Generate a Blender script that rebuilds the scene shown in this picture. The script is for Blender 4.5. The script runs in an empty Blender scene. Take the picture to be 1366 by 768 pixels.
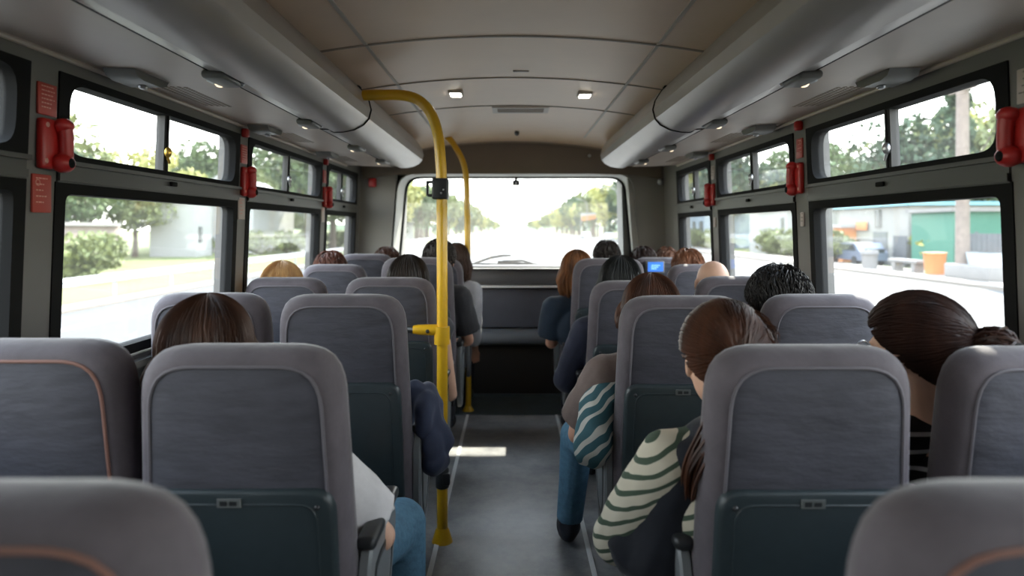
import bpy, bmesh, math, random
import numpy as np
from mathutils import Vector, Matrix, Euler, noise
random.seed(7)
S = bpy.context.scene
C = S.collection
PI = math.pi
H = 1.35          # eye height above the bus floor
FP = 911.0        # focal length in pixels of the 1366 wide frame

# ------------------------------------------------------------------ materials
def mat(name, col, rough=0.6, metal=0.0, noise_s=0, noise_a=0.0, bump=0.0, bump_s=None, coat=0, emit=None, sheen=0, col2=None, stretch=None, spec=None):
    m = bpy.data.materials.new(name); m.use_nodes = True
    nt = m.node_tree; b = nt.nodes['Principled BSDF']
    b.inputs['Base Color'].default_value = (*col, 1)
    b.inputs['Roughness'].default_value = rough
    b.inputs['Metallic'].default_value = metal
    if spec is not None: b.inputs['Specular IOR Level'].default_value = spec
    if coat: b.inputs['Coat Weight'].default_value = coat
    if sheen:
        b.inputs['Sheen Weight'].default_value = sheen; b.inputs['Sheen Roughness'].default_value = 0.4
    if emit:
        b.inputs['Emission Color'].default_value = (*emit[0], 1); b.inputs['Emission Strength'].default_value = emit[1]
    if noise_s or bump:
        tc = nt.nodes.new('ShaderNodeTexCoord'); mp = nt.nodes.new('ShaderNodeMapping')
        nt.links.new(tc.outputs['Object'], mp.inputs['Vector'])
        if stretch: mp.inputs['Scale'].default_value = stretch
        if noise_s:
            n = nt.nodes.new('ShaderNodeTexNoise'); n.inputs['Scale'].default_value = noise_s; n.inputs['Detail'].default_value = 6
            n.inputs['Roughness'].default_value = 0.65
            nt.links.new(mp.outputs[0], n.inputs['Vector'])
            r = nt.nodes.new('ShaderNodeValToRGB'); r.color_ramp.elements[0].position = 0.3; r.color_ramp.elements[1].position = 0.7
            c2 = col2 or tuple(min(1, c*(1+noise_a)) for c in col)
            c1 = tuple(c*(1-noise_a) for c in col) if not col2 else col
            r.color_ramp.elements[0].color = (*c1, 1); r.color_ramp.elements[1].color = (*c2, 1)
            nt.links.new(n.outputs['Fac'], r.inputs['Fac']); nt.links.new(r.outputs['Color'], b.inputs['Base Color'])
        if bump:
            n2 = nt.nodes.new('ShaderNodeTexNoise'); n2.inputs['Scale'].default_value = bump_s or 60; n2.inputs['Detail'].default_value = 5
            nt.links.new(mp.outputs[0], n2.inputs['Vector'])
            bp = nt.nodes.new('ShaderNodeBump'); bp.inputs['Strength'].default_value = bump; bp.inputs['Distance'].default_value = 0.01
            nt.links.new(n2.outputs['Fac'], bp.inputs['Height']); nt.links.new(bp.outputs['Normal'], b.inputs['Normal'])
    return m

def glass_mat(name, tint=(0.93,0.95,0.94), haze_film=0.03):
    m = bpy.data.materials.new(name); m.use_nodes = True
    nt = m.node_tree; nt.nodes.clear()
    out = nt.nodes.new('ShaderNodeOutputMaterial'); tr = nt.nodes.new('ShaderNodeBsdfTransparent'); gl = nt.nodes.new('ShaderNodeBsdfGlossy')
    tr.inputs['Color'].default_value = (*tint, 1); gl.inputs['Roughness'].default_value = 0.03
    lw = nt.nodes.new('ShaderNodeLayerWeight'); lw.inputs['Blend'].default_value = 0.5   # Schlick: same from both sides
    pw = nt.nodes.new('ShaderNodeMath'); pw.operation = 'POWER'; pw.inputs[1].default_value = 5.0; nt.links.new(lw.outputs['Facing'], pw.inputs[0])
    fr = nt.nodes.new('ShaderNodeMath'); fr.operation = 'MULTIPLY_ADD'; fr.inputs[1].default_value = 0.9; fr.inputs[2].default_value = 0.03; nt.links.new(pw.outputs[0], fr.inputs[0])
    mx = nt.nodes.new('ShaderNodeMixShader'); nt.links.new(fr.outputs[0], mx.inputs[0]); nt.links.new(tr.outputs[0], mx.inputs[1]); nt.links.new(gl.outputs[0], mx.inputs[2])
    df = nt.nodes.new('ShaderNodeBsdfTranslucent'); df.inputs['Color'].default_value = (0.9,0.9,0.88,1)
    m2 = nt.nodes.new('ShaderNodeMixShader'); m2.inputs[0].default_value = haze_film  # translucent film added to wash out the view as haze does
    nt.links.new(mx.outputs[0], m2.inputs[1]); nt.links.new(df.outputs[0], m2.inputs[2]); nt.links.new(m2.outputs[0], out.inputs['Surface'])
    return m

M = dict(
 fabric = mat('velour_seat', (0.050,0.050,0.064), 0.8, noise_s=5, noise_a=0.3, bump=0.55, bump_s=13, sheen=0.3, stretch=(1,1,3.0)),
 fabric_lit = mat('velour_border_lit', (0.094,0.080,0.092), 0.8, noise_s=7, noise_a=0.25, bump=0.4, bump_s=16, sheen=0.35),  # same velour as the seat, coloured lighter to imitate its lit border
 piping = mat('seat_piping', (0.12,0.11,0.125), 0.7),
 piping_o = mat('seat_piping_rust', (0.22,0.11,0.085), 0.7),
 panel = mat('seat_back_plastic', (0.024,0.035,0.039), 0.38, noise_s=30, noise_a=0.08, bump=0.04, bump_s=300),
 plastic_d = mat('dark_plastic', (0.022,0.024,0.026), 0.4),
 plastic_g = mat('armrest_plastic', (0.17,0.18,0.185), 0.38),
 chrome = mat('satin_metal', (0.55,0.56,0.57), 0.3, 0.9),
 badge = mat('badge_grey', (0.13,0.14,0.135), 0.45),
 wall = mat('wall_laminate', (0.155,0.148,0.138), 0.55, noise_s=3, noise_a=0.05),
 wall_d = mat('wall_lower', (0.10,0.10,0.098), 0.6, noise_s=4, noise_a=0.08),
 front = mat('front_panel', (0.21,0.20,0.178), 0.6, noise_s=3, noise_a=0.05, bump=0.03, bump_s=120),
 header = mat('header_panel', (0.19,0.155,0.118), 0.6, noise_s=3, noise_a=0.06),
 reveal = mat('windscreen_reveal', (0.38,0.38,0.35), 0.5),
 frame = mat('window_frame', (0.03,0.03,0.03), 0.45),
 rubber = mat('window_rubber', (0.012,0.012,0.012), 0.8, spec=0.12),
 transom = mat('window_transom', (0.065,0.064,0.06), 0.42),
 ceiling = mat('ceiling_panel', (0.80,0.615,0.44), 0.42, noise_s=1.6, noise_a=0.05),
 seam = mat('ceiling_seam', (0.33,0.275,0.21), 0.5),
 seam_l = mat('ceiling_seam_light', (0.62,0.56,0.47), 0.5),
 bin = mat('bin_silver', (0.41,0.38,0.36), 0.34, 0.25, noise_s=2, noise_a=0.08),
 soffit = mat('soffit_panel', (0.62,0.54,0.46), 0.45, noise_s=3, noise_a=0.05),
 soffit_d = mat('soffit_fitting', (0.16,0.16,0.145), 0.45),
 yellow = mat('yellow_paint', (0.80,0.46,0.015), 0.32, coat=0.3),
 red = mat('red_plastic', (0.42,0.02,0.018), 0.35),
 red_s = mat('red_sign', (0.44,0.055,0.04), 0.45),
 pink = mat('faded_sign', (0.50,0.42,0.39), 0.5),
 ink = mat('sign_print', (0.72,0.36,0.30), 0.5),
 ink_d = mat('sign_print_dark', (0.2,0.17,0.16), 0.5),
 brass = mat('brass_latch', (0.75,0.48,0.10), 0.25, 0.9),
 lamp = mat('lamp_lens', (0.9,0.86,0.76), 0.4, emit=((1.0,0.93,0.8), 6.0)),
 lens = mat('reading_lens', (0.85,0.78,0.66), 0.25, emit=((1.0,0.8,0.55), 0.8)),
 strip = mat('aisle_strip', (0.92,0.92,0.90), 0.3),
 mat_teal = mat('front_step_mat', (0.085,0.11,0.12), 0.5, noise_s=8, noise_a=0.15),
 bench = mat('front_bench_vinyl', (0.12,0.125,0.15), 0.45, noise_s=5, noise_a=0.1),
 bench_c = mat('front_bench_cushion', (0.19,0.21,0.235), 0.35),
 dash = mat('dash_padding', (0.13,0.128,0.13), 0.45),
 under = mat('bench_base', (0.035,0.031,0.027), 0.6),
 screen = mat('blue_screen', (0.02,0.08,0.3), 0.3, emit=((0.04,0.18,0.8), 0.8)),
 glass = glass_mat('side_glass', haze_film=0.012),
 glassf = glass_mat('windscreen_glass', haze_film=0.03),
 skin = mat('skin', (0.58,0.31,0.205), 0.5, noise_s=20, noise_a=0.06),
 skin_l = mat('skin_light', (0.66,0.40,0.28), 0.5, noise_s=20, noise_a=0.05),
 eye = mat('eye', (0.75,0.72,0.68), 0.2), iris = mat('iris', (0.03,0.015,0.01), 0.2),
 lips = mat('lips', (0.42,0.14,0.12), 0.45),
 jeans = mat('jeans_blue', (0.10,0.22,0.32), 0.8, noise_s=40, noise_a=0.2, bump=0.3, bump_s=60),
 trousers = mat('dark_trousers', (0.03,0.03,0.038), 0.8, noise_s=10, noise_a=0.2, bump=0.2, bump_s=30),
 shoe = mat('shoe', (0.02,0.022,0.03), 0.5),
)
def floor_mat():
    m = mat('floor_vinyl', (0.085,0.088,0.09), 0.4)
    nt = m.node_tree; b = nt.nodes['Principled BSDF']
    tc = nt.nodes.new('ShaderNodeTexCoord')
    n = nt.nodes.new('ShaderNodeTexNoise'); n.inputs['Scale'].default_value = 3.2; n.inputs['Detail'].default_value = 9; n.inputs['Roughness'].default_value = 0.75
    nt.links.new(tc.outputs['Object'], n.inputs['Vector'])
    r = nt.nodes.new('ShaderNodeValToRGB'); r.color_ramp.elements[0].position = 0.35; r.color_ramp.elements[1].position = 0.72
    r.color_ramp.elements[0].color = (0.17,0.175,0.18,1); r.color_ramp.elements[1].color = (0.46,0.45,0.43,1)
    nt.links.new(n.outputs['Fac'], r.inputs['Fac']); nt.links.new(r.outputs['Color'], b.inputs['Base Color'])
    n2 = nt.nodes.new('ShaderNodeTexNoise'); n2.inputs['Scale'].default_value = 160
    nt.links.new(tc.outputs['Object'], n2.inputs['Vector'])
    bp = nt.nodes.new('ShaderNodeBump'); bp.inputs['Strength'].default_value = 0.15; bp.inputs['Distance'].default_value = 0.002
    nt.links.new(n2.outputs['Fac'], bp.inputs['Height']); nt.links.new(bp.outputs['Normal'], b.inputs['Normal'])
    r2 = nt.nodes.new('ShaderNodeMapRange'); r2.inputs['To Min'].default_value = 0.26; r2.inputs['To Max'].default_value = 0.5
    nt.links.new(n.outputs['Fac'], r2.inputs['Value']); nt.links.new(r2.outputs[0], b.inputs['Roughness'])
    return m
M['floor'] = floor_mat()
_cm = {}
def cloth(col, a=0.12, name='cloth'):
    k = (name,)+tuple(col)
    if k not in _cm: _cm[k] = mat(name, col, 0.85, noise_s=9, noise_a=a, bump=0.35, bump_s=14, sheen=0.15)
    return _cm[k]
def hairmat(col, col2=None):
    k = ('hair',)+tuple(col)
    if k not in _cm: _cm[k] = mat('hair', col, 0.46, noise_s=18, col2=col2 or tuple(min(1,c*1.9) for c in col), stretch=(1,1,0.25), spec=0.28)
    return _cm[k]

# ------------------------------------------------------------------ mesh helpers
class MB:
    def __init__(s): s.v = []; s.f = []; s.mi = []; s.mats = None
    def add(s, vs, fs, m=0):
        o = len(s.v); s.v += [tuple(p) for p in vs]; s.f += [tuple(i+o for i in f) for f in fs]; s.mi += [m]*len(fs)
    def box(s, x0,x1,y0,y1,z0,z1, m=0, fn=None):
        p = [(x,y,z) for z in (z0,z1) for y in (y0,y1) for x in (x0,x1)]
        if fn: p = [fn(*q) for q in p]
        s.add(p, [(0,2,3,1),(4,5,7,6),(0,1,5,4),(2,6,7,3),(0,4,6,2),(1,3,7,5)], m)
    def rbox(s, x0,x1,y0,y1,z0,z1, r=0.01, seg=3, fn=None):
        bm = bmesh.new(); bmesh.ops.create_cube(bm, size=1)
        for v in bm.verts: v.co = Vector(((x0+x1)/2+v.co.x*(x1-x0), (y0+y1)/2+v.co.y*(y1-y0), (z0+z1)/2+v.co.z*(z1-z0)))
        bmesh.ops.bevel(bm, geom=bm.edges[:], offset=r, segments=seg, profile=0.5, affect='EDGES')
        s.bm(bm, fn)
    def bm(s, bm, fn=None):
        bm.verts.ensure_lookup_table(); bm.verts.index_update()
        s.add([fn(*v.co) if fn else v.co[:] for v in bm.verts], [[v.index for v in f.verts] for f in bm.faces]); bm.free()
    def tube(s, pts, r, n=10, cap=True, m=0):
        pts = [Vector(p) for p in pts]; k = len(pts)
        rs = r if isinstance(r,(list,tuple)) else [r]*k
        up = None; rings = []
        for i,p in enumerate(pts):
            t = (pts[min(i+1,k-1)]-pts[max(i-1,0)]); t = t.normalized() if t.length>1e-9 else Vector((0,0,1))
            if up is None: up = Vector((0,0,1)) if abs(t.z)<0.9 else Vector((1,0,0))
            a = t.cross(up); a = a.normalized() if a.length>1e-6 else t.orthogonal().normalized()
            b = a.cross(t).normalized(); up = b
            rings.append([p+(a*math.cos(2*PI*j/n)+b*math.sin(2*PI*j/n))*rs[i] for j in range(n)])
        vs = [q for R in rings for q in R]; fs = []
        for i in range(k-1):
            for j in range(n): fs.append((i*n+j, i*n+(j+1)%n, (i+1)*n+(j+1)%n, (i+1)*n+j))
        if cap: fs += [tuple(range(n-1,-1,-1)), tuple((k-1)*n+j for j in range(n))]
        s.add(vs, fs, m)
    def rings(s, rings, cap=True, m=0, closed=True):
        n = len(rings[0]); vs = [q for R in rings for q in R]; fs = []
        for i in range(len(rings)-1):
            for j in range(n if closed else n-1): fs.append((i*n+j, i*n+(j+1)%n, (i+1)*n+(j+1)%n, (i+1)*n+j))
        if cap: fs += [tuple(range(n-1,-1,-1)), tuple((len(rings)-1)*n+j for j in range(n))]
        s.add(vs, fs, m)
    def ell(s, c, r, nu=16, nv=10, rot=None):
        vs = [];
        for i in range(nv+1):
            th = PI*i/nv
            for j in range(nu):
                ph = 2*PI*j/nu
                p = Vector((r[0]*math.sin(th)*math.cos(ph), r[1]*math.sin(th)*math.sin(ph), r[2]*math.cos(th)))
                if rot: p = rot @ p
                vs.append(Vector(c)+p)
        fs = []
        for i in range(nv):
            for j in range(nu): fs.append((i*nu+j, (i+1)*nu+j, (i+1)*nu+(j+1)%nu, i*nu+(j+1)%nu))
        bm = bmesh.new(); bv = [bm.verts.new(p) for p in vs]
        for f in fs: bm.faces.new([bv[q] for q in f])
        bmesh.ops.remove_doubles(bm, verts=bm.verts[:], dist=1e-6)
        s.bm(bm)
    def build(s, name, material, parent=None, smooth=True, angle=40):
        me = bpy.data.meshes.new(name); me.from_pydata(s.v, [], s.f)
        for mm in (material if isinstance(material, list) else [material]): me.materials.append(mm)
        if isinstance(material, list): me.polygons.foreach_set('material_index', s.mi)
        bm = bmesh.new(); bm.from_mesh(me); bmesh.ops.recalc_face_normals(bm, faces=bm.faces[:]); bm.to_mesh(me); bm.free()
        if smooth:
            me.polygons.foreach_set('use_smooth', [True]*len(me.polygons))
            me.set_sharp_from_angle(angle=math.radians(angle))
        me.update()
        o = bpy.data.objects.new(name, me); C.objects.link(o)
        if parent: o.parent = parent
        return o
def tag(o, label=None, cat=None, group=None, kind=None):
    if label: o['label'] = label
    if cat: o['category'] = cat
    if group: o['group'] = group
    if kind: o['kind'] = kind
    return o
def struct(name, mb, m, smooth=False, parent=None):
    o = mb.build(name, m, parent, smooth)
    if not parent: o['kind'] = 'structure'
    return o
def empty(name, loc=(0,0,0), rz=0):
    o = bpy.data.objects.new(name, None); C.objects.link(o); o.location = loc; o.rotation_euler = (0,0,rz); o.empty_display_size = 0.1
    return o
def copy_tree(o, parent=None):
    c = o.copy(); C.objects.link(c)
    if parent: c.parent = parent
    for ch in list(o.children): copy_tree(ch, c)
    return c
def rrect(w0, w1, z0, z1, rb, rt, n=8):
    """closed outline, half width w0 at bottom z0 and w1 at top z1, rounded corners"""
    pts = []
    P = [(-w0,z0,rb),(w0,z0,rb),(w1,z1,rt),(-w1,z1,rt)]
    for i,(x,z,r) in enumerate(P):
        a = Vector((P[i-1][0]-x, P[i-1][1]-z)).normalized(); b = Vector((P[(i+1)%4][0]-x, P[(i+1)%4][1]-z)).normalized()
        p0 = Vector((x,z))+a*r; p2 = Vector((x,z))+b*r; p1 = Vector((x,z))
        for k in range(n+1):
            t = k/n
            # blend of quadratic curve giving a near circular corner
            q = p0*(1-t)**2 + p1*2*t*(1-t) + p2*t**2
            q = q + (p1-q)*0.10*math.sin(PI*t)
            pts.append((q.x,q.y))
    return pts
def resample(pts, n):
    pts = [Vector(p) for p in pts]; L = [0]
    for i in range(len(pts)): L.append(L[-1]+(pts[(i+1)%len(pts)]-pts[i]).length)
    out = []; k = 0
    for i in range(n):
        d = L[-1]*i/n
        while L[k+1] < d: k += 1
        t = (d-L[k])/max(1e-9, L[k+1]-L[k]); out.append(pts[k].lerp(pts[(k+1)%len(pts)], t))
    return out
# smooth
def cat(P,k=6):
    P=[Vector(p) for p in P]; out=[]
    for i in range(len(P)-1):
        p0=P[max(i-1,0)];p1=P[i];p2=P[i+1];p3=P[min(i+2,len(P)-1)]
        for j in range(k):
            s=j/k; out.append(0.5*((2*p1)+(p2-p0)*s+(2*p0-5*p1+4*p2-p3)*s*s+(3*p1-p0-3*p2+p3)*s**3))
    out.append(P[-1]); return out
SKY=5.2; SUN=10.5; SUNDIR=(-0.30,-0.74,-0.60); EXPO=0.78
# ------------------------------------------------------------------ people
dg = bpy.context.evaluated_depsgraph_get
def remesh(mb, name, material, parent, voxel, smooth=3, sub=None):
    o = mb.build(name, material, None, False)
    md = o.modifiers.new('r','REMESH'); md.mode='VOXEL'; md.voxel_size=voxel; md.use_smooth_shade=True
    if smooth:
        ms = o.modifiers.new('s','SMOOTH'); ms.factor=0.5; ms.iterations=smooth
    d = bpy.context.evaluated_depsgraph_get(); ev = o.evaluated_get(d)
    me = bpy.data.meshes.new_from_object(ev); me.name = name
    o.modifiers.clear(); old = o.data; o.data = me; bpy.data.meshes.remove(old)
    me.polygons.foreach_set('use_smooth', [True]*len(me.polygons))
    o.parent = parent
    return o
def crumple(o, off, oct):
    me=o.data; n=len(me.vertices); co=np.empty(n*3,'f'); no=np.empty(n*3,'f'); me.vertices.foreach_get('co',co); me.vertex_normals.foreach_get('vector',no)
    co=co.reshape(-1,3); no=no.reshape(-1,3); off=Vector(off)
    dd=0.003+np.array([sum(noise.noise(Vector(p)*s_+off)*a_ for s_,a_ in oct) for p in co.tolist()],'f')
    me.vertices.foreach_set('co',(co+no*dd[:,None]).ravel()); me.update()
def cap(b, p0, r0, p1, r1, n=14):
    p0=Vector(p0); p1=Vector(p1); d=p1-p0; L=d.length; d=d/max(L,1e-6)
    pts=[];rs=[]
    for i in range(1,5):
        a=PI/2*i/4; pts.append(p0-d*r0*math.cos(a)); rs.append(max(1e-4,r0*math.sin(a)))
    for i in range(0,4):
        a=PI/2*i/4; pts.append(p1+d*r1*math.sin(a)); rs.append(r1*math.cos(a))
    b.tube(pts,rs,n)
def person(lab, x, y0, head, top, yaw=0, pitch=0, roll=0, skin='skin', shirt=(0.4,0.4,0.4), shirt_m=None, sleeve='short', legs='trousers',
           hair=None, hs=1.0, scale=1.0, armL=None, armR=None, lean=0, near=False, width=1.0, legL=None, legR=None, extra=None):
    """x,y0: centre of the seat and front plane of its backrest; head=(x,y) world; top=height of the crown above floor."""
    t = empty('person',(x,y0,0)); tag(t, lab, 'person')
    s = scale
    hc = Vector((head[0]-x, head[1]-y0, top-0.118*hs))           # head centre
    neck = Vector((hc.x*0.72, hc.y-0.035, hc.z-0.155*hs))
    sh_z = neck.z-0.045; w = 0.165*width
    ch = Vector((neck.x*0.85, neck.y-0.012, sh_z-0.13)); pel = Vector((lean*0.1, 0.135, 0.52))
    waist = pel.lerp(ch,0.5)+Vector((0,0.012,0))
    SL = Vector((ch.x-w, ch.y, sh_z-0.018)); SR = Vector((ch.x+w, ch.y, sh_z-0.018))
    aL = armL or [(SL.x-0.05,SL.y+0.06,sh_z-0.28),(SL.x+0.04,SL.y+0.27,sh_z-0.33)]
    aR = armR or [(SR.x+0.05,SR.y+0.06,sh_z-0.28),(SR.x-0.04,SR.y+0.27,sh_z-0.33)]
    lL = legL or [(-0.11,0.47,0.50),(-0.12,0.50,0.09)]; lR = legR or [(0.11,0.47,0.50),(0.12,0.50,0.09)]
    def cl(v, m=1.172):
        v=Vector(v); v.x=max(-m-x,min(m-x,v.x)); return v
    SL,SR=cl(SL),cl(SR); aL=[cl(v) for v in aL]; aR=[cl(v) for v in aR]; lL=[cl(v,1.12) for v in lL]; lR=[cl(v,1.12) for v in lR]
    R = Euler((pitch,roll,yaw),'XYZ').to_matrix()
    b = MB()
    def T(o): return hc + R@(Vector(o)*hs)
    # head
    b.ell(T((0,-0.008,0.025)),(0.076*hs,0.094*hs,0.088*hs),20,14,R)
    b.ell(T((0,0.028,-0.03)),(0.060*hs,0.066*hs,0.082*hs),18,12,R)
    b.ell(T((0,0.052,-0.085)),(0.034*hs,0.034*hs,0.026*hs),12,8,R)
    b.ell(T((0,0.070,0.018)),(0.050*hs,0.022*hs,0.014*hs),12,8,R)      # brow
    cap(b,T((0,0.086,0.008)),0.009*hs,T((0,0.104,-0.030)),0.013*hs,10)
    for e in (-1,1):
        b.ell(T((e*0.014,0.094,-0.033)),(0.009*hs,0.009*hs,0.008*hs),8,6,R)
        b.ell(T((e*0.040,0.058,-0.030)),(0.022*hs,0.020*hs,0.022*hs),10,8,R)  # cheek
        rot = R@Euler((0.15,0,e*0.35)).to_matrix()
        b.ell(T((e*0.081,-0.004,-0.006)),(0.009*hs,0.019*hs,0.032*hs),10,8,rot)
    cap(b,T((-0.018,0.084,-0.058)),0.007*hs,T((0.018,0.084,-0.058)),0.007*hs,8)
    cap(b, T((0,-0.018,-0.055)), 0.053*hs, neck, 0.054)
    cap(b, neck, 0.054, ch+Vector((0,0,0.05)), 0.075)
    # torso
    cap(b, SL*0.72+SR*0.28, 0.062, SR*0.72+SL*0.28, 0.062)
    for a,bb in ((SL,-1),(SR,1)): cap(b, neck+Vector((0,0,-0.02)), 0.045, a, 0.052)
    b.ell(ch,(0.148*width,0.098,0.15),20,12); cap(b, ch, 0.10, waist, 0.098); b.ell(waist,(0.13*width,0.092,0.12),18,10); cap(b, waist, 0.10, pel, 0.11); b.ell(pel,(0.155*width,0.115,0.10),18,10)
    for (e,k,sg) in ((aL,SL,-1),(aR,SR,1)):
        el, wr = Vector(e[0]), Vector(e[1])
        cap(b,k,0.050,el,0.036); cap(b,el,0.037,wr,0.025)
        d = (wr-el).normalized(); side = d.cross(Vector((0,0,1))); side = side.normalized() if side.length>0.01 else Vector((1,0,0)); up = side.cross(d)
        palm = wr+d*0.045
        for q in (-0.022,-0.0075,0.0075,0.022): cap(b, wr+d*0.01+side*q*0.6, 0.016, wr+d*0.085+side*q, 0.0115, 8)
        for q,L in ((-0.030,0.058),(-0.010,0.078),(0.011,0.072),(0.031,0.062)):
            a0 = wr+d*0.088+side*q; a1 = a0+d*L*0.5-up*L*0.12; a2 = a1+d*L*0.32-up*L*0.42
            cap(b,a0,0.0098,a1,0.0088,8); cap(b,a1,0.0088,a2,0.0078,8)
        th0 = wr+d*0.03-side*sg*0.024; th1 = th0+d*0.035-side*sg*0.026-up*0.008; th2 = th1+d*0.028-up*0.012
        cap(b,th0,0.0135,th1,0.0105,8); cap(b,th1,0.0105,th2,0.009,8)
    for (e,sg) in ((lL,-1),(lR,1)):
        kn, an = Vector(e[0]), Vector(e[1])
        hip = pel+Vector((sg*0.085,0.02,-0.01)); cap(b,hip,0.088,kn,0.062); cap(b,kn,0.060,an,0.04); cap(b,an,0.038,an+Vector((sg*0.01,0.13,-0.045)),0.028)
    vx = 0.0065 if near else 0.0085
    body = remesh(b,'body',M[skin],t,vx,3)
    # eyes + lips
    for e in (-1,1):
        b = MB(); b.ell(T((e*0.031,0.077,0.0)),(0.0125*hs,)*3,10,8); ey = b.build('eye',M['eye'],t)
        b = MB(); b.ell(T((e*0.031,0.0865,0.0)),(0.006*hs,0.004*hs,0.006*hs),8,6,R); b.build('iris',M['iris'],ey)
    b = MB(); cap(b,T((-0.017,0.091,-0.056)),0.0035*hs,T((0.017,0.091,-0.056)),0.0035*hs,6); cap(b,T((-0.014,0.090,-0.063)),0.004*hs,T((0.014,0.090,-0.063)),0.004*hs,6); b.build('lips',M['lips'],t)
    # shirt
    sm = shirt_m or cloth(shirt); g = 0.021
    b = MB()
    nb = neck+Vector((0,0.0,-0.022)); cap(b,nb,0.061,ch+Vector((0,0,0.05)),0.092)
    for a in (SL,SR): cap(b, nb, 0.058, a, 0.052+g)
    b.ell(ch,(0.148*width+g,0.098+g,0.15+g*0.6),20,12); cap(b,ch,0.10+g,waist,0.10+g); b.ell(waist,(0.13*width+g,0.092+g,0.12+g),18,10); cap(b,waist,0.10+g,pel+Vector((0,0,0.04)),0.118+g)
    b.ell(pel+Vector((0,0,0.03)),(0.155*width+g,0.115+g,0.10),18,10)
    for (e,k) in ((aL,SL),(aR,SR)):
        el, wr = Vector(e[0]), Vector(e[1])
        if sleeve=='none': continue
        if sleeve=='short':
            m2 = k.lerp(el,0.78); d=(el-k).normalized(); cap(b,k,0.055+g,k.lerp(el,0.3),0.054+g*1.2); b.tube([k,k.lerp(el,0.4),m2],[0.052+g,0.051+g*1.4,0.049+g*1.8],16)
        else:
            cap(b,k,0.052+g,el,0.040+g*1.3); b.tube([el,el.lerp(wr,0.5),wr.lerp(el,0.06)],[0.042+g,0.038+g,0.033+g*0.7],14); b.ell(el,(0.045+g,)*3)
    top_ = remesh(b,'shirt',sm,t,vx*1.15,2)
    crumple(top_, Vector((x*7,y0*3,0)), ((9,0.006),(22,0.003)))
    # trousers
    b = MB(); b.ell(pel,(0.155*width+0.008,0.12,0.10),18,10)
    for (e,sg) in ((lL,-1),(lR,1)):
        kn, an = Vector(e[0]), Vector(e[1]); hip = pel+Vector((sg*0.085,0.02,-0.01)); cap(b,hip,0.098,kn,0.074); b.tube([kn,kn.lerp(an,0.5),an+Vector((0,0,0.02))],[0.073,0.062,0.056],14); b.ell(kn,(0.074,)*3)
    tr = remesh(b,'trousers',M[legs],t,vx*1.3,2)
    for (e,sg) in ((lL,-1),(lR,1)):
        an=Vector(e[1]); b=MB(); b.ell(an+Vector((sg*0.006,0.06,-0.035)),(0.046,0.125,0.045),16,10); b.ell(an+Vector((0,-0.01,0.0)),(0.048,0.05,0.055),14,8)
        sh = remesh(b,'shoe',M['shoe'],t,0.008,2)
    if hair: hair(t, T, R, hs, x)
    if extra: extra(t, T, R, hs)
    return t

# hair -----------------------------------------------------------
RX,RY,RZ = 0.086,0.104,0.098
def surf(th, ph, k=1.0):   # point on the hair shell; th from crown, ph 0 = right, PI/2 = face front
    return Vector((RX*k*math.sin(th)*math.cos(ph), -0.010+RY*k*math.sin(th)*math.sin(ph), 0.026+RZ*k*math.cos(th)))
def backness(ph): return (1-math.sin(ph))/2          # 1 at the back, 0 at the face
def limit(ph, back=2.15, side=1.62, front=0.95):
    s = math.sin(ph)
    if s<0: return side+(back-side)*(-s)**0.8
    return side+(front-side)*s**1.2
def hair_cap_mesh(T, k, lim, puff=0, N=40, K=12):
    b = MB(); R_ = []
    for i in range(K+1):
        L = []
        for j in range(N):
            ph = 2*PI*j/N; th = 0.02+(lim(ph)-0.02)*i/K
            kk = k*(1-0.05*(i/K)**3); L.append(T(surf(th,ph,kk)))
        R_.append(L)
    R2 = [[T(surf(0.02+(lim(2*PI*j/N)-0.03)*i/K, 2*PI*j/N, k*0.90)) for j in range(N)] for i in range(K,-1,-1)]
    b.rings(R_+R2, cap=True); return b
def strand(b, pts, r): b.tube(pts,[r*0.8]+[r]*(len(pts)-2)+[r*0.25],4,False)
def hair_long(col, L=0.16, part=0.0, seed=1, n=420, col2=None, tipcol=None, k=1.03, curl=0.006, flare=0.02, rr=0.0035):
    def f(t,T,R,hs,x):
        rnd = random.Random(seed); b = hair_cap_mesh(T,k,lambda ph: limit(ph,2.3,1.75,0.9)); 
        o_=0
        for i in range(n):
            ph = rnd.uniform(0,2*PI); 
            while math.sin(ph)>0.72 and rnd.random()<0.85: ph = rnd.uniform(0,2*PI)
            kk = k+rnd.uniform(0.0,0.075); drop = L*rnd.uniform(0.8,1.05); cu = rnd.uniform(-curl,curl)
            side = 1 if math.cos(ph)>0 else -1
            root = surf(0.1,ph,1)+Vector((part,0,0)); pts=[]
            thm = min(1.75, limit(ph,1.75,1.7,1.15))
            if i%3==0: t0 = 0.02
            else: t0 = rnd.uniform(0.02,0.8)*thm
            for s in range(9):
                th = t0+(thm-t0)*s/8; p = surf(th,ph+0.25*rnd.uniform(-.2,.2)*(s/8),kk)
                p.x += part*(1-th/thm)*0.6; pts.append(T(p))
            e = surf(thm,ph,kk)
            for s in range(1,7):
                u=s/6; q = e+Vector((math.cos(ph)*(flare*math.sin(PI*u*0.8))+cu*u, math.sin(ph)*flare*0.4*math.sin(PI*u)+cu*math.sin(3*u), -drop*u))
                if q.z<-0.06: q.x *= 1-0.12*u
                P = hcw(T,q); pts.append(P)
            strand(b,pts,rr*hs)
        b.build('hair',hairmat(col,col2),t,True,60)
    return f
def hcw(T,q): return T(q)
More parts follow.
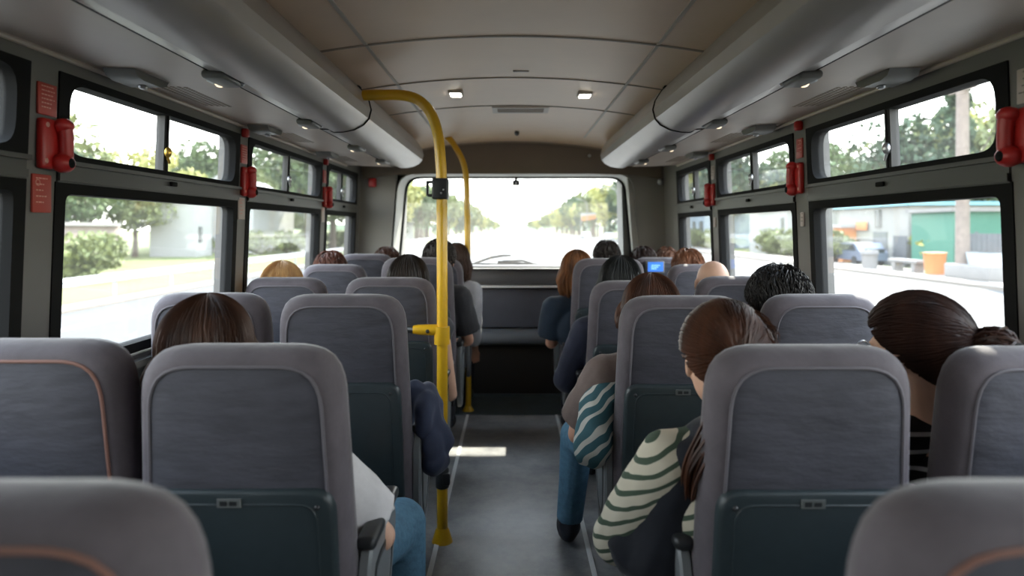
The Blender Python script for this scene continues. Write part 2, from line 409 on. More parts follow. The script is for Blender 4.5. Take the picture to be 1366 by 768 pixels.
def hair_short(col, seed=2, n=750, L=0.05, lift=0.012, k=1.0, whorl=(0.0,-0.03), col2=None, lims=(2.1,1.45,0.85), rr=0.003):
    def f(t,T,R,hs,x):
        rnd = random.Random(seed); lim=lambda ph: limit(ph,*lims); b = hair_cap_mesh(T,k*0.99,lim)
        for i in range(n):
            ph = rnd.uniform(0,2*PI); lm = lim(ph); th = lm*math.sqrt(rnd.uniform(0.0,0.97)); ln = L*rnd.uniform(0.7,1.2)
            sw = rnd.uniform(-0.35,0.6)
            pts=[]
            for s in range(6):
                u=s/5; p = surf(min(th+ln/0.095*u, lm+0.22),ph+sw*u*0.5/max(0.3,math.sin(max(th,0.3))),k+ (lift/0.09)*math.sin(PI*min(1,u*0.75+0.1))*rnd.uniform(0.8,1.1)); pts.append(T(p))
            strand(b,pts,rr*hs)
        b.build('hair',hairmat(col,col2),t,True,60)
    return f
def slerp_path(a, bq, k, n=10):
    c0 = Vector((0,-0.010,0.026)); A=(a-c0); B=(bq-c0); out=[]
    A2=Vector((A.x/RX,A.y/RY,A.z/RZ)).normalized(); B2=Vector((B.x/RX,B.y/RY,B.z/RZ)).normalized()
    w=math.acos(max(-1,min(1,A2.dot(B2))))
    for i in range(n+1):
        u=i/n; d=(A2*math.sin((1-u)*w)+B2*math.sin(u*w))/max(1e-4,math.sin(w)); out.append(c0+Vector((d.x*RX,d.y*RY,d.z*RZ))*(k+0.03*math.sin(PI*u)))
    return out
def hair_tied(col, tie, tail, seed=3, n=520, col2=None, tiecol=(0.15,0.4,0.75), loose=0, claw=False, k=1.05):
    """tie: (th, ph) on the shell where the hair gathers; tail: 'pony' list of head-space points or 'bun'"""
    def f(t,T,R,hs,x):
        rnd = random.Random(seed); lim=lambda ph: limit(ph,2.6,1.75,0.9); b = hair_cap_mesh(T,k*0.985,lim)
        tp = surf(tie[0],tie[1],k+0.05)
        for i in range(n):
            ph = rnd.uniform(0,2*PI); lm = lim(ph); th = lm*(0.985 if rnd.random()<0.45 else math.sqrt(rnd.uniform(0.02,0.95)))
            kk = k+rnd.uniform(0,0.035)
            pts = [T(p) for p in slerp_path(surf(th,ph), tp+Vector((rnd.gauss(0,.008),0,rnd.gauss(0,.008))), kk, 9)]
            strand(b,pts,0.0034*hs)
        for i in range(loose):
            ph = rnd.uniform(-0.9,0.3); pts=[]
            th = rnd.uniform(0.6,1.7)
            for s in range(6): pts.append(T(surf(th+0.12*s,ph,k+0.05+0.05*s*rnd.uniform(0.3,1.0))))
            strand(b,pts,0.0016*hs)
        if tail=='bun':
            bc = tp*1.0+ (tp-Vector((0,-0.01,0.026))).normalized()*0.028+Vector((0.006,0,-0.026))
            for i in range(300):
                ax = Vector((rnd.gauss(0,1),rnd.gauss(0,0.6),rnd.gauss(0,1))).normalized(); u_=ax.orthogonal().normalized(); v_=ax.cross(u_); rad=rnd.uniform(0.022,0.052); a0=rnd.uniform(0,6.28)
                pts=[T(bc+(u_*math.cos(a0+s*0.4)*rad+v_*math.sin(a0+s*0.4)*rad*0.85)) for s in range(9)]
                strand(b,pts,0.0034*hs)
            for i in range(34):
                d=Vector((rnd.gauss(0,1),rnd.gauss(0,1)-0.3,rnd.gauss(0,1)-0.5)).normalized(); pts=[T(bc+d*(0.025+0.009*s)+Vector((0,0,-0.0016*s*s))) for s in range(5)]
                strand(b,pts,0.0018*hs)
        else:
            for i in range(260):
                ox=Vector((rnd.gauss(0,1),rnd.gauss(0,0.7),rnd.gauss(0,.3))); pts=[]
                P=[tp]+[Vector(q) for q in tail]; cc=cat(P,4); m=len(cc)
                wv=rnd.uniform(0,6)
                end=int(m*rnd.uniform(0.75,1.0)); 
                for s in range(end):
                    u=s/m; pts.append(T(cc[s]+ox*(0.007+0.017*math.sin(PI*min(1,u*0.8+0.12)))+Vector((0.004*math.sin(wv+9*u),0,0))))
                if len(pts)>2: strand(b,pts,0.0034*hs)
        h = b.build('hair',hairmat(col,col2),t,True,60)
        if claw:
            c=MB(); q=T(tp+Vector((0.0,-0.020,0.020))); 
            c.tube([q+Vector((-0.016,0,-0.012)),q+Vector((-0.006,-0.008,-0.006)),q+Vector((0.006,-0.008,-0.003)),q+Vector((0.014,0,0.0))],0.0042,8); c.build('hair_clip',M['brass'],t)
            c=MB(); q=T(tp+Vector((0.0,-0.03,-0.02))+(tp-Vector((0,0,0.026))).normalized()*0.03); 
            for zz in (0.012,0,-0.012): c.tube([q+Vector((-0.012,0,zz)),q+Vector((0,-0.012,zz)),q+Vector((0.012,-0.008,zz))],0.004,6)
            c.build('hair_claw',M['rubber'],t)
        else:
            c=MB(); q=T(tp); 
            d_=(Vector(tail[0])-tp).normalized(); u_=d_.orthogonal().normalized(); v_=d_.cross(u_)
            c.tube([T(tp+d_*0.004+(u_*math.cos(a)+v_*math.sin(a))*0.021) for a in [2*PI*i/16 for i in range(18)]],0.0075*hs,8,False); c.build('hair_tie',mat('hair_tie',tiecol,0.6),t)
    return f
rows = dict(A=0.62,B=1.35,C=2.2,D=3.05,E=3.9,F=4.72)
def back(row, h=1.1): return rows[row]+0.155
DK=(0.012,0.009,0.008); BR=(0.022,0.010,0.007); AU=(0.045,0.018,0.010)
# patterned fabrics --------------------------------------------------
def stripe_mat(name, c1, c2, scale=9, dist=2.5, thr=0.5, rot=(0,0.5,0), direction='Z'):
    m = mat(name, c1, 0.85); nt=m.node_tree; b=nt.nodes['Principled BSDF']
    tc=nt.nodes.new('ShaderNodeTexCoord'); mp=nt.nodes.new('ShaderNodeMapping'); mp.inputs['Rotation'].default_value=rot
    w=nt.nodes.new('ShaderNodeTexWave'); w.inputs['Scale'].default_value=scale; w.inputs['Distortion'].default_value=dist; w.inputs['Detail'].default_value=1; w.inputs['Detail Scale'].default_value=1.2; w.bands_direction=direction
    r=nt.nodes.new('ShaderNodeValToRGB'); r.color_ramp.interpolation='CONSTANT'; r.color_ramp.elements[0].color=(*c1,1); r.color_ramp.elements[1].color=(*c2,1); r.color_ramp.elements[1].position=thr
    nt.links.new(tc.outputs['Object'],mp.inputs[0]); nt.links.new(mp.outputs[0],w.inputs['Vector']); nt.links.new(w.outputs['Fac'],r.inputs[0]); nt.links.new(r.outputs[0],b.inputs['Base Color'])
    return m
cream = stripe_mat('cream_green_print',(0.60,0.55,0.43),(0.055,0.085,0.055),11.0,1.6,0.74,(0,0.55,0.3),'Z')
bw = stripe_mat('black_white_stripe',(0.012,0.012,0.014),(0.5,0.5,0.5),9,0.1,0.86,(0,0,0),'Z')
teal_m = stripe_mat('teal_white_print',(0.035,0.105,0.125),(0.50,0.50,0.45),8.0,5.5,0.72,(0.3,0.75,0.2),'Z')

# left side
person('passenger in white shirt with dark brown bob, behind the large left aisle seat', -0.555, back('B'), (-0.715,1.60), 1.175, yaw=0.08, skin='skin_l', shirt=(0.62,0.60,0.60), sleeve='short', legs='jeans',
       hair=hair_long(BR,0.14,0.01,11,800,(0.07,0.03,0.017),flare=0.03,k=1.10,rr=0.003), near=True, hs=1.03, armR=[(0.235,0.16,0.60),(0.15,0.38,0.58)], width=1.12, legR=[(0.235,0.46,0.50),(0.25,0.50,0.09)])
person('blonde passenger at the left windows', -1.03, back('D'), (-1.115,3.32), 1.175, skin='skin_l', shirt=(0.5,0.45,0.4), hair=hair_long((0.42,0.22,0.085),0.12,0,12,520,(0.75,0.48,0.22),k=1.08), width=0.85)
person('reddish brown haired passenger at left windows ahead of the blonde one', -1.03, back('E'), (-1.10,4.15), 1.20, shirt=(0.1,0.1,0.12), hair=hair_short((0.07,0.022,0.012),13,500,k=1.05,col2=(0.14,0.05,0.03)), width=0.85)
person('auburn head in the front left row beside the pale seat', -0.98, back('F'), (-0.905,4.95), 1.205, shirt=(0.08,0.09,0.11), hair=hair_short(AU,14,400,k=1.03), width=0.85)
person('passenger with dark straight hair and bare arm left of the near yellow pole', -0.555, back('D'), (-0.50,3.30), 1.205, skin='skin_l', shirt=(0.05,0.05,0.06), sleeve='none', hair=hair_long(DK,0.2,0.0,15,520,(0.035,0.025,0.02),k=1.08), armR=[(0.255,0.10,0.55),(0.20,0.36,0.60)], width=1.05)
person('black haired passenger partly behind the near yellow pole', -0.55, back('E'), (-0.44,4.14), 1.27, shirt=(0.03,0.03,0.035), hair=hair_short(DK,16,500,k=1.06))
person('brown haired woman in pale grey top leaning to the aisle by far pole', -0.55, back('F'), (-0.405,5.0), 1.23, shirt=(0.50,0.50,0.53), sleeve='long', hair=hair_long((0.03,0.017,0.012),0.16,0.0,17,420,(0.09,0.05,0.035),k=1.05),
       armR=[(0.265,0.06,0.66),(0.27,0.16,0.50)], width=1.05, lean=0.3, legR=[(0.2,0.42,0.50),(0.2,0.42,0.09)], legL=[(-0.05,0.42,0.50),(-0.05,0.42,0.09)])
# right side
def navy_vest(t,T,R,hs): pass
person('woman with auburn ponytail, blue hair tie, cream and green printed top', 0.60, back('B'), (0.495,1.60), 1.165, yaw=0.10, pitch=-0.08, roll=0.0, skin='skin_l', shirt=(0.5,0.48,0.4), shirt_m=cream, sleeve='long', legs='trousers', near=True, hs=1.05,
       hair=hair_tied((0.022,0.009,0.006),(1.62,-PI/2-0.18),[(-0.01,-0.15,-0.04),(-0.05,-0.14,-0.12),(-0.09,-0.11,-0.20),(-0.10,-0.08,-0.28)],21,760,(0.085,0.032,0.016),loose=60,k=1.08), width=1.1, lean=-0.4,
       armL=[(-0.335,0.16,0.60),(-0.12,0.40,0.56)])
def glasses(t,T,R,hs):
    b = MB()
    for e in (-1,1):
        b.tube([T((e*0.033+0.023*math.cos(a),0.103,0.0+0.019*math.sin(a))) for a in [2*PI*i/16 for i in range(17)]],0.0016,6,False)
        b.tube([T((e*0.056,0.103,0.004)),T((e*0.082,0.06,0.006)),T((e*0.086,0.0,0.004))],0.0016,6)
    b.tube([T((-0.010,0.103,0.004)),T((0.010,0.103,0.004))],0.0016,6)
    g = b.build('glasses',M['chrome'],t)
    b = MB()
    for e in (-1,1): b.add([T((e*0.033+0.022*math.cos(a),0.103,0.018*math.sin(a))) for a in [2*PI*i/16 for i in range(16)]],[tuple(range(16))])
    b.build('lens',M['glass'],g)
person('woman with dark hair in a clipped bun, glasses and striped black top', 1.03, back('B')+0.0, (0.955,1.62), 1.18, yaw=0.50, pitch=-0.03, skin='skin_l', shirt_m=bw, sleeve='long', near=True, hs=1.06,
       hair=hair_tied((0.012,0.006,0.005),(1.40,-PI/2+0.18),'bun',22,820,(0.045,0.02,0.014),claw=True,k=1.1), width=0.92, extra=glasses)
person('brown haired passenger in taupe shirt with blue jeans, right of aisle', 0.545, back('C'), (0.502,2.47), 1.165, yaw=0.05, skin='skin', shirt=(0.165,0.12,0.105), sleeve='short', legs='jeans', near=True,
       hair=hair_long((0.028,0.012,0.008),0.07,0.0,23,700,(0.11,0.045,0.024),k=1.13,flare=0.025), armL=[(-0.305,0.14,0.60),(-0.27,0.36,0.66)], width=1.15, lean=-0.3, legL=[(-0.27,0.52,0.48),(-0.30,0.56,0.09)])
person('man with short spiky black hair at the right windows', 1.03, back('C'), (0.962,2.47), 1.195, shirt=(0.05,0.05,0.055), near=True, hs=1.07,
       hair=hair_short((0.010,0.009,0.009),24,2600,rr=0.0022,L=0.05,lift=0.02,k=1.03,col2=(0.018,0.016,0.015)), width=0.88)
def hood(t,T,R,hs):
    pass
person('black haired passenger in a navy jacket, head above the right aisle seat', 0.555, back('D'), (0.515,3.27), 1.20, pitch=0.0, shirt=(0.018,0.022,0.045), sleeve='long', hair=hair_long((0.006,0.007,0.007),0.12,0.01,25,520,(0.02,0.022,0.022),k=1.1),
       armL=[(-0.285,0.12,0.62),(-0.15,0.36,0.58)], width=1.1)
person('bald passenger at the right windows', 1.03, back('D'), (0.972,3.31), 1.20, skin='skin_l', shirt=(0.2,0.2,0.2), width=0.85)
person('woman in navy shirt with orange tipped bob leaning into the aisle', 0.50, back('E'), (0.392,4.14), 1.205, skin='skin', shirt=(0.014,0.028,0.05), sleeve='short', hair=hair_long((0.05,0.024,0.014),0.15,0.0,26,520,(0.34,0.14,0.05),k=1.06,flare=0.03),
       armL=[(-0.262,0.08,0.66),(-0.20,0.26,0.68)], width=1.1)
person('rusty haired passenger at right windows just ahead of the bald head', 1.06, back('E'), (1.07,4.16), 1.215, shirt=(0.1,0.08,0.08), hair=hair_short((0.12,0.045,0.022),27,450,k=1.03,col2=(0.3,0.13,0.07)), width=0.8)
person('black haired passenger in the front right aisle seat against the windscreen', 0.60, back('F'), (0.69,4.98), 1.25, shirt=(0.04,0.04,0.045), hair=hair_short(DK,28,500,k=1.05), width=0.85, legR=[(0.11,0.42,0.50),(0.11,0.42,0.09)], legL=[(-0.1,0.42,0.50),(-0.1,0.42,0.09)])
person('dark haired passenger behind blue screen seat, front right', 0.955, back('F'), (0.955,4.98), 1.205, shirt=(0.06,0.06,0.07), hair=hair_short((0.02,0.012,0.01),29,450,k=1.05,col2=(0.06,0.035,0.03)), width=0.62, legR=[(0.07,0.42,0.50),(0.07,0.42,0.09)], legL=[(-0.07,0.42,0.50),(-0.07,0.42,0.09)])
person('brown haired child by the front right window', 1.09, back('F')+0.02, (1.14,5.05), 1.205, shirt=(0.2,0.12,0.1), hair=hair_short((0.07,0.028,0.015),30,400,k=1.0,col2=(0.2,0.09,0.05)), width=0.5, hs=0.9, legR=[(0.06,0.36,0.50),(0.06,0.36,0.09)], legL=[(-0.04,0.36,0.50),(-0.04,0.36,0.09)])

# draped things --------------------------------------------------------
b = MB()
b.ell((-0.30,2.42,0.70),(0.05,0.12,0.10)); b.ell((-0.275,2.40,0.60),(0.045,0.10,0.09)); cap(b,(-0.34,2.40,0.78),0.04,(-0.285,2.40,0.56),0.045); b.ell((-0.27,2.38,0.55),(0.05,0.07,0.05)); cap(b,(-0.30,2.36,0.72),0.035,(-0.25,2.40,0.60),0.045)
o = remesh(b,'jacket',cloth((0.035,0.045,0.085)),None,0.008,2)
crumple(o,(0,0,0),((18,0.012),))
tag(o,'crumpled navy jacket hanging over the left aisle armrest','jacket')
b = MB()
cap(b,(0.40,2.42,0.83),0.05,(0.30,2.36,0.74),0.065); cap(b,(0.30,2.36,0.74),0.065,(0.262,2.32,0.60),0.055); b.ell((0.285,2.33,0.64),(0.06,0.075,0.10))
o = remesh(b,'cloth_bag',teal_m,None,0.007,3)
crumple(o,(0,0,0),((20,0.008),))
tag(o,'teal and white patterned soft bag beside the taupe shirt passenger','bag')
# dark shawl of the ponytail woman: lower back covered in navy
b = MB()
x0 = 0.60; y0 = back('B')
cap(b,(0.40,y0+0.03,0.825),0.060,(0.335,y0+0.085,0.60),0.080); cap(b,(0.47,y0+0.045,0.85),0.085,(0.47,y0+0.08,0.55),0.13); cap(b,(0.30,y0+0.12,0.61),0.078,(0.44,y0+0.16,0.56),0.09)
o = remesh(b,'navy_shawl',cloth((0.006,0.008,0.014)),None,0.008,3)
crumple(o,(0,0,0),((10,0.010),(25,0.004)))
for q in bpy.data.objects:
    if q.get('label','').startswith('woman with auburn'): o.parent = q; o.location = (-q.location.x,-q.location.y,0)
b = MB(); b.tube([(0.30+0.13,1.46,0.52),(0.40+0.03,1.44,0.57),(0.44,1.45,0.60)],0.006,8); o=b.build('red_strap',M['red']); tag(o,'thin red strap beside the ponytail woman','strap')
b = MB()
# ------------------------------------------------------------------ the bus shell
W = 1.25; SILL = H-0.42; Y0 = -1.6; YF = 5.5; ROOF = H+0.78
def wm(side, off=0):
    def f(o, y, z): return (side*(W+o - 0.0375*max(0, z-SILL)), y, z)
    return f
b = MB(); b.box(-W-0.08, W+0.08, Y0, 6.4, -0.06, 0); struct('floor', b, M['floor'])
b = MB(); b.box(-1.2,1.2, 4.95, YF+0.02, 0.0, 0.006); b.box(-1.2,1.2,YF-0.012,YF+0.012,0.006,0.02); m_ = struct('trim_1', b, M['mat_teal'])
n = 2
for x in (-0.322, 0.322):
    b = MB(); b.box(x-0.010, x+0.010, Y0+0.1, 4.95, 0.0, 0.004); struct('trim_%d'%n, b, M['strip']); n += 1
WIN = {-1: [(-1.3,-0.2),(0.0+0.5,1.70),(1.86,3.03),(3.18,4.36),(4.52,5.36)], 1: [(-1.3,0.15),(0.32,1.50),(1.70,2.80),(2.98,4.05),(4.22,5.03)]}
ZZ = {-1:(SILL,H+0.138,H+0.170,H+0.412), 1:(SILL,H+0.125,H+0.165,H+0.400)}
for side, nm in ((-1,'wall_left'),(1,'wall_right')):
    ZL0,ZL1,ZU0,ZU1 = ZZ[side]
    b = MB(); f = wm(side)
    b.box(0,0.08,Y0,6.3,0,SILL, 1, f); b.box(0,0.08,Y0,6.3,ZU1+0.012,ROOF, 0, f)
    edges = [Y0]+[e for w in WIN[side] for e in w]+[6.3]
    for i in range(0,len(edges),2):
        b.box(0,0.08,edges[i],edges[i+1],SILL,ZU1+0.012, 0, f)
    # sill ledge
    b.box(-0.03,0.02,Y0,YF,SILL-0.035,SILL-0.012, 0, f)
    struct(nm, b, [M['wall'], M['wall_d']])
def ring(b, f, y0,y1,z0,z1, w, r, o0, o1, n=6):
    """rectangular frame with rounded inner corners, in wall coordinates"""
    cy, cz = (y0+y1)/2, (z0+z1)/2; hy, hz = (y1-y0)/2, (z1-z0)/2
    inn = rrect(hy-w, hy-w, -hz+w, hz-w, r, r, n)
    N = len(inn); outp = []
    for (a,c) in inn:   # project to outer rectangle
        k = min(hy/max(abs(a),1e-6), hz/max(abs(c),1e-6)); outp.append((a*k, c*k))
    loops = [[(o0,cy+a,cz+c) for a,c in outp],[(o0,cy+a,cz+c) for a,c in inn],[(o1,cy+a,cz+c) for a,c in inn],[(o1,cy+a,cz+c) for a,c in outp]]
    b.rings([[f(*p) for p in L] for L in loops+[loops[0]]], cap=False)
wn = 1
for side in (-1,1):
    f = wm(side); ZL0,ZL1,ZU0,ZU1 = ZZ[side]
    for k,(y0,y1) in enumerate(WIN[side]):
        e = empty('window_%d'%wn, (side*W,(y0+y1)/2,SILL)); e['kind']='structure'; wn += 1
        loc = e.location.copy()
        def F(o,y,z, f=f, loc=loc): p = Vector(f(o,y,z))-loc; return tuple(p)
        b = MB(); ring(b,F,y0-0.025,y1+0.025,ZL0-0.0,ZL1+0.0,0.043,0.03,-0.004,0.045); ring(b,F,y0-0.025,y1+0.025,ZU0-0.012,ZU1+0.035,0.046,0.07,-0.005,0.045); b.build('window_frame', M['rubber'], e, True, 30)
        b = MB(); b.box(-0.006,0.05,y0-0.02,y1+0.02,ZL1-0.012,ZU0+0.012,0,F); b.box(-0.020,0.0,y0-0.02,y1+0.02,ZU0+0.004,ZU0+0.016,0,F); b.box(-0.012,0.0,y0-0.02,y1+0.02,ZL1-0.008,ZL1+0.012,0,F); b.build('window_transom', M['transom'], e, False)
        b = MB(); b.box(0.022,0.027,y0+0.005,y1-0.005,ZL0+0.01,ZL1-0.01,0,F); b.build('window_glass', M['glass'], e, False)
        b = MB(); b.box(0.022,0.027,y0+0.005,y1-0.005,ZU0+0.01,ZU1,0,F); b.build('window_glass', M['glass'], e, False)
        ym = (y0+y1)/2 - 0.02
        b = MB(); b.box(0.006,0.035,ym-0.013,ym+0.013,ZU0+0.02,ZU1-0.005,0,F); b.box(0.0,0.02,ym+0.004,ym+0.010,ZU0+0.02,ZU1-0.005,0,F); b.build('mullion', M['frame'], e, False)
        lt = MB(); c = F(0.0,ym,(ZU0+ZU1)/2-0.02); lt.ell(c,(0.016,0.013,0.02),12,8); lt.tube([(c[0],c[1],c[2]-0.015),(c[0]-side*0.008,c[1],c[2]-0.04)],[0.006,0.004],8)
        o = lt.build('latch', M['brass'] if side<0 and k==2 else M['chrome'], e)
        lt = MB(); c = F(-0.012,ym+0.03,ZL1+0.022); lt.rbox(c[0]-0.006,c[0]+0.006,c[1]-0.02,c[1]+0.02,c[2]-0.008,c[2]+0.008,0.004); lt.build('transom_catch', M['rubber'], e)
# rear
b = MB(); b.box(-W-0.08,W+0.08,Y0-0.08,Y0,0,ROOF); struct('wall_rear', b, M['wall'])
b = MB(); b.box(-W-0.08,W+0.08,Y0-0.08,6.4,ROOF,ROOF+0.06); struct('roof', b, M['wall'])
# ceiling (shallow barrel)
def cz(x): return H+0.70-0.115*x*x
b = MB(); N = 24
b.rings([[(x, y, cz(x)) for x in [-0.78+1.56*i/N for i in range(N+1)]] for y in (Y0, 1.0, 3.0, YF)], cap=False, closed=False); 
b.rings([[(x, y, cz(x)+0.03) for x in [-0.78+1.56*i/N for i in range(N+1)]] for y in (Y0, YF)], cap=False, closed=False)
struct('ceiling', b, M['ceiling'], True)
for y in (1.75, 2.48, 3.16, 3.87):
    b = MB(); w = 0.010 if y in (2.48,) else 0.005
    L = []
    for i in range(N+1):
        x = -0.72+1.44*i/N; L.append([(x,y-w,cz(x)+0.002),(x,y-w*0.6,cz(x)-0.004),(x,y+w*0.6,cz(x)-0.004),(x,y+w,cz(x)+0.002)])
    b.rings(L, cap=True); struct('trim_%d'%n, b, M['seam']); n += 1
for x in (-0.53,0.53):
    b = MB(); b.box(x-0.007,x+0.007,Y0,5.0,cz(x)-0.003,cz(x)+0.004); struct('trim_%d'%n, b, M['seam_l']); n += 1
# overhead bins + soffits
PR = [(0.70,0.648),(0.67,0.615),(0.645,0.575),(0.635,0.535),(0.645,0.495),(0.668,0.468),(0.71,0.446),(0.76,0.436),(0.80,0.434),(0.812,0.440),(0.820,0.448),(0.86,0.450),(0.872,0.455)]
for side, sn in ((-1,'left'),(1,'right')):
    t = empty('overhead_duct', (side*0.75,1.5,H+0.43))
    tag(t, 'rounded silver overhead duct running along the %s windows'%sn, 'overhead duct', 'overhead ducts')
    O = t.location.copy()
    def place(p): return (p[0]-O.x, p[1]-O.y, p[2]-O.z)
    prof = PR + [(0.872,0.70),(0.70,0.70)]
    def sect(y, s, cx=0.76, czz=0.545): return [place((side*(cx+(x-cx)*s), y, H+czz+(z-czz)*s)) for x,z in prof]
    b = MB(); b.rings([sect(Y0,1), sect(3.066,1)]); b.build('duct_cover', M['bin'], t, True, 25)
    b = MB(); R = [sect(3.074,1), sect(4.85,1)]
    for i in range(1,8):
        a = i/8*PI/2; R.append([(side*0+q[0],q[1],q[2]) for q in sect(4.85+0.30*math.sin(a), 0.25+0.75*math.cos(a))])
    b.rings(R); b.build('duct_cover', M['bin'], t, True, 25)
    b = MB(); b.tube([place((side*(x-0.002 if x<0.8 else x), 3.07, H+z-0.001)) for x,z in PR], 0.0035, 6); b.build('seam_strip', M['rubber'], t)
    b = MB(); c = place((side*0.69,3.05,H+0.625)); b.rbox(c[0]-0.014,c[0]+0.014,c[1]-0.02,c[1]+0.02,c[2]-0.012,c[2]+0.012,0.005); b.build('hinge', M['rubber'], t)
    # soffit
    sf = empty('window_soffit', (side*1.05,1.5,H+0.46)); tag(sf, 'pale soffit panel between duct and %s windows'%sn, 'soffit panel', 'soffit panels')
    O2 = sf.location.copy()
    def q2(x,y,z): return (side*x-O2.x, y-O2.y, z-O2.z)
    b = MB(); b.rings([[q2(0.872,y,H+0.455),q2(1.03,y,H+0.458),q2(1.245,y,H+0.470),q2(1.245,y,H+0.50),q2(0.872,y,H+0.50)] for y in (Y0,5.02)]); b.build('panel', M['soffit'], sf, False)
    b = MB(); b.tube([q2(1.215,Y0,H+0.463),q2(1.215,5.02,H+0.463)],0.008,8); b.build('edge_trim', M['soffit'], sf)
    b = MB(); b.box(*sorted((q2(0.868,0,0)[0],q2(0.872,0,0)[0])), Y0-O2.y, 5.0-O2.y, H+0.452-O2.z, H+0.456-O2.z); b.build('seam_strip', M['rubber'], sf, False)
    for y in (2.24, 3.31, 4.36):   # perforated strips
        b = MB()
        for i in range(5):
            for j in range(22):
                x = 1.06+i*0.022; yy = y-0.02+j*0.0165
                p = q2(x,yy,H+0.4575+ (x-1.03)*0.0558); b.box(p[0]-0.006,p[0]+0.006,p[1]-0.004,p[1]+0.004,p[2]-0.0012,p[2]+0.003)
        o = b.build('air_slots', M['seam'], sf, False)
# reading light units and grab handles: things of their own
def reading_unit():
    t = empty('reading_light'); 
    b = MB(); b.rbox(-0.035,0.035,-0.075,0.075,-0.022,0.004,0.012); b.build('housing', M['soffit_d'], t)
    b = MB(); b.ell((0.03,0.05,-0.012),(0.016,0.016,0.012),12,8); b.build('lens', M['lens'], t)
    b = MB(); b.ell((-0.028,0.06,-0.010),(0.012,0.016,0.010),12,8); b.build('air_nozzle', M['chrome'], t)
    b = MB(); b.rbox(0.028,0.042,-0.02,0.02,-0.02,-0.004,0.004); b.build('switch_plate', M['chrome'], t)
    return t
def grab():
    t = empty('soffit_vent')
    b = MB()
    for i in range(9):
        y = -0.09+0.0225*i
    prof = [(-0.10,0),(-0.085,-0.018),(-0.05,-0.026),(0.05,-0.026),(0.085,-0.018),(0.10,0)]
    b.rings([[(x,y,z) for y,z in prof] for x in (-0.045,-0.03,0.03,0.045)]); b.build('cover', M['soffit_d'], t)
    b = MB(); b.ell((0.0,0.03,-0.028),(0.012,0.02,0.008),10,6); b.build('button', M['chrome'], t)
    return t
ru = gv = None
ordn = ['nearest the camera','second from the camera','third from the camera','fourth from the camera']
for side, sn in ((-1,'left'),(1,'right')):
    for i,y in enumerate((2.02,2.88,3.75,4.5)):
        if ru is None: t = ru = reading_unit()
        else: t = copy_tree(ru)
        t.location = (side*0.855,y,H+0.452); t.scale = (side,1,1)
        tag(t, 'grey reading light unit under the %s overhead duct, %s'%(sn, ordn[i]), 'reading light', 'reading lights')
    for i,y in enumerate((2.08,3.15,4.2)):
        if gv is None: t = gv = grab()
        else: t = copy_tree(gv)
        t.location = (side*1.13,y-0.02,H+0.462); t.scale = (side,1,1)
        tag(t, 'dark grey wedge vent on soffit above %s window, %s'%(sn, ordn[i]), 'soffit vent', 'soffit vents')
# ceiling fittings
def ppx(px, py, D): return ((px-683)*D/FP, D, H+(305-py)*D/FP)
for i,(px) in enumerate((608,780)):
    D = 3.45; x = (px-683)*D/FP
    t = empty('ceiling_light',(x,D,cz(x))); tag(t, 'small square lit ceiling lamp, %s one of the pair'%('left' if i==0 else 'right'), 'ceiling light', 'ceiling lights')
    b = MB(); b.rbox(-0.036,0.036,-0.05,0.05,-0.014,0.01,0.008); b.build('housing', M['seam_l'], t)
    b = MB(); b.rbox(-0.028,0.028,-0.04,0.04,-0.020,-0.010,0.005); b.build('lens', M['lamp'], t)
t = empty('ceiling_vent',(0.05,4.0,cz(0.05))); tag(t,'long slatted air vent in the ceiling above the aisle','ceiling vent')
b = MB(); ring(b, lambda o,y,z:(y,z,-o), -0.165,0.165,-0.10,0.10,0.03,0.01,-0.004,0.008); b.build('vent_frame', M['seam_l'], t)
b = MB(); b.box(-0.14,0.14,-0.072,0.072,-0.001,0.0); b.build('backing', M['rubber'], t, False)
for i in range(5):
    b = MB(); y = -0.052+0.026*i; b.box(-0.14,0.14,y-0.005,y+0.007,-0.007,-0.002); b.build('slat', M['seam'], t, False)
t = MB(); t.rbox(-0.035,0.035,-0.010,0.010,-0.004,0.003,0.002); o = t.build('ceiling_clip', M['seam']); o.location=(0.04,3.03,cz(0)); tag(o,'small flat cover plate on ceiling between the two lamps','cover plate')
t = MB(); t.ell((0,0,-0.012),(0.018,0.018,0.022)); o = t.build('ceiling_sensor', M['soffit_d']); o.location=(0.035,4.9,cz(0)); tag(o,'small round sensor on ceiling in front of the header','sensor')
# front wall
b = MB()
for s in (-1,1): b.rings([[(s*0.985,y,SILL+0.10),(s*(W+0.02),y,SILL+0.10),(s*(W+0.02),y,H+0.75),(s*0.93,y,H+0.75),(s*0.93,y,H+0.44)] for y in (YF,YF+0.05)])
struct('wall_front', b, M['front'])
b = MB(); 
hd = [(-1.2,H+0.40),(-1.0,H+0.432),(-0.6,H+0.443),(0,H+0.446),(0.6,H+0.443),(1.0,H+0.432),(1.2,H+0.40)]
b.rings([[(x,y,z) for x,z in hd]+[(1.2,y,H+0.76),(-1.2,y,H+0.76)] for y in (YF-0.02,YF+0.06)]); struct('wall_header', b, M['header'])
b = MB(); pts = [(-0.74,YF-0.025,H+0.60)]; 
b.tube([(x,YF-0.022,cz(x)-0.004) for x in [-0.72+1.44*i/20 for i in range(21)]],0.008,6); struct('trim_%d'%n,b,M['seam']); n+=1
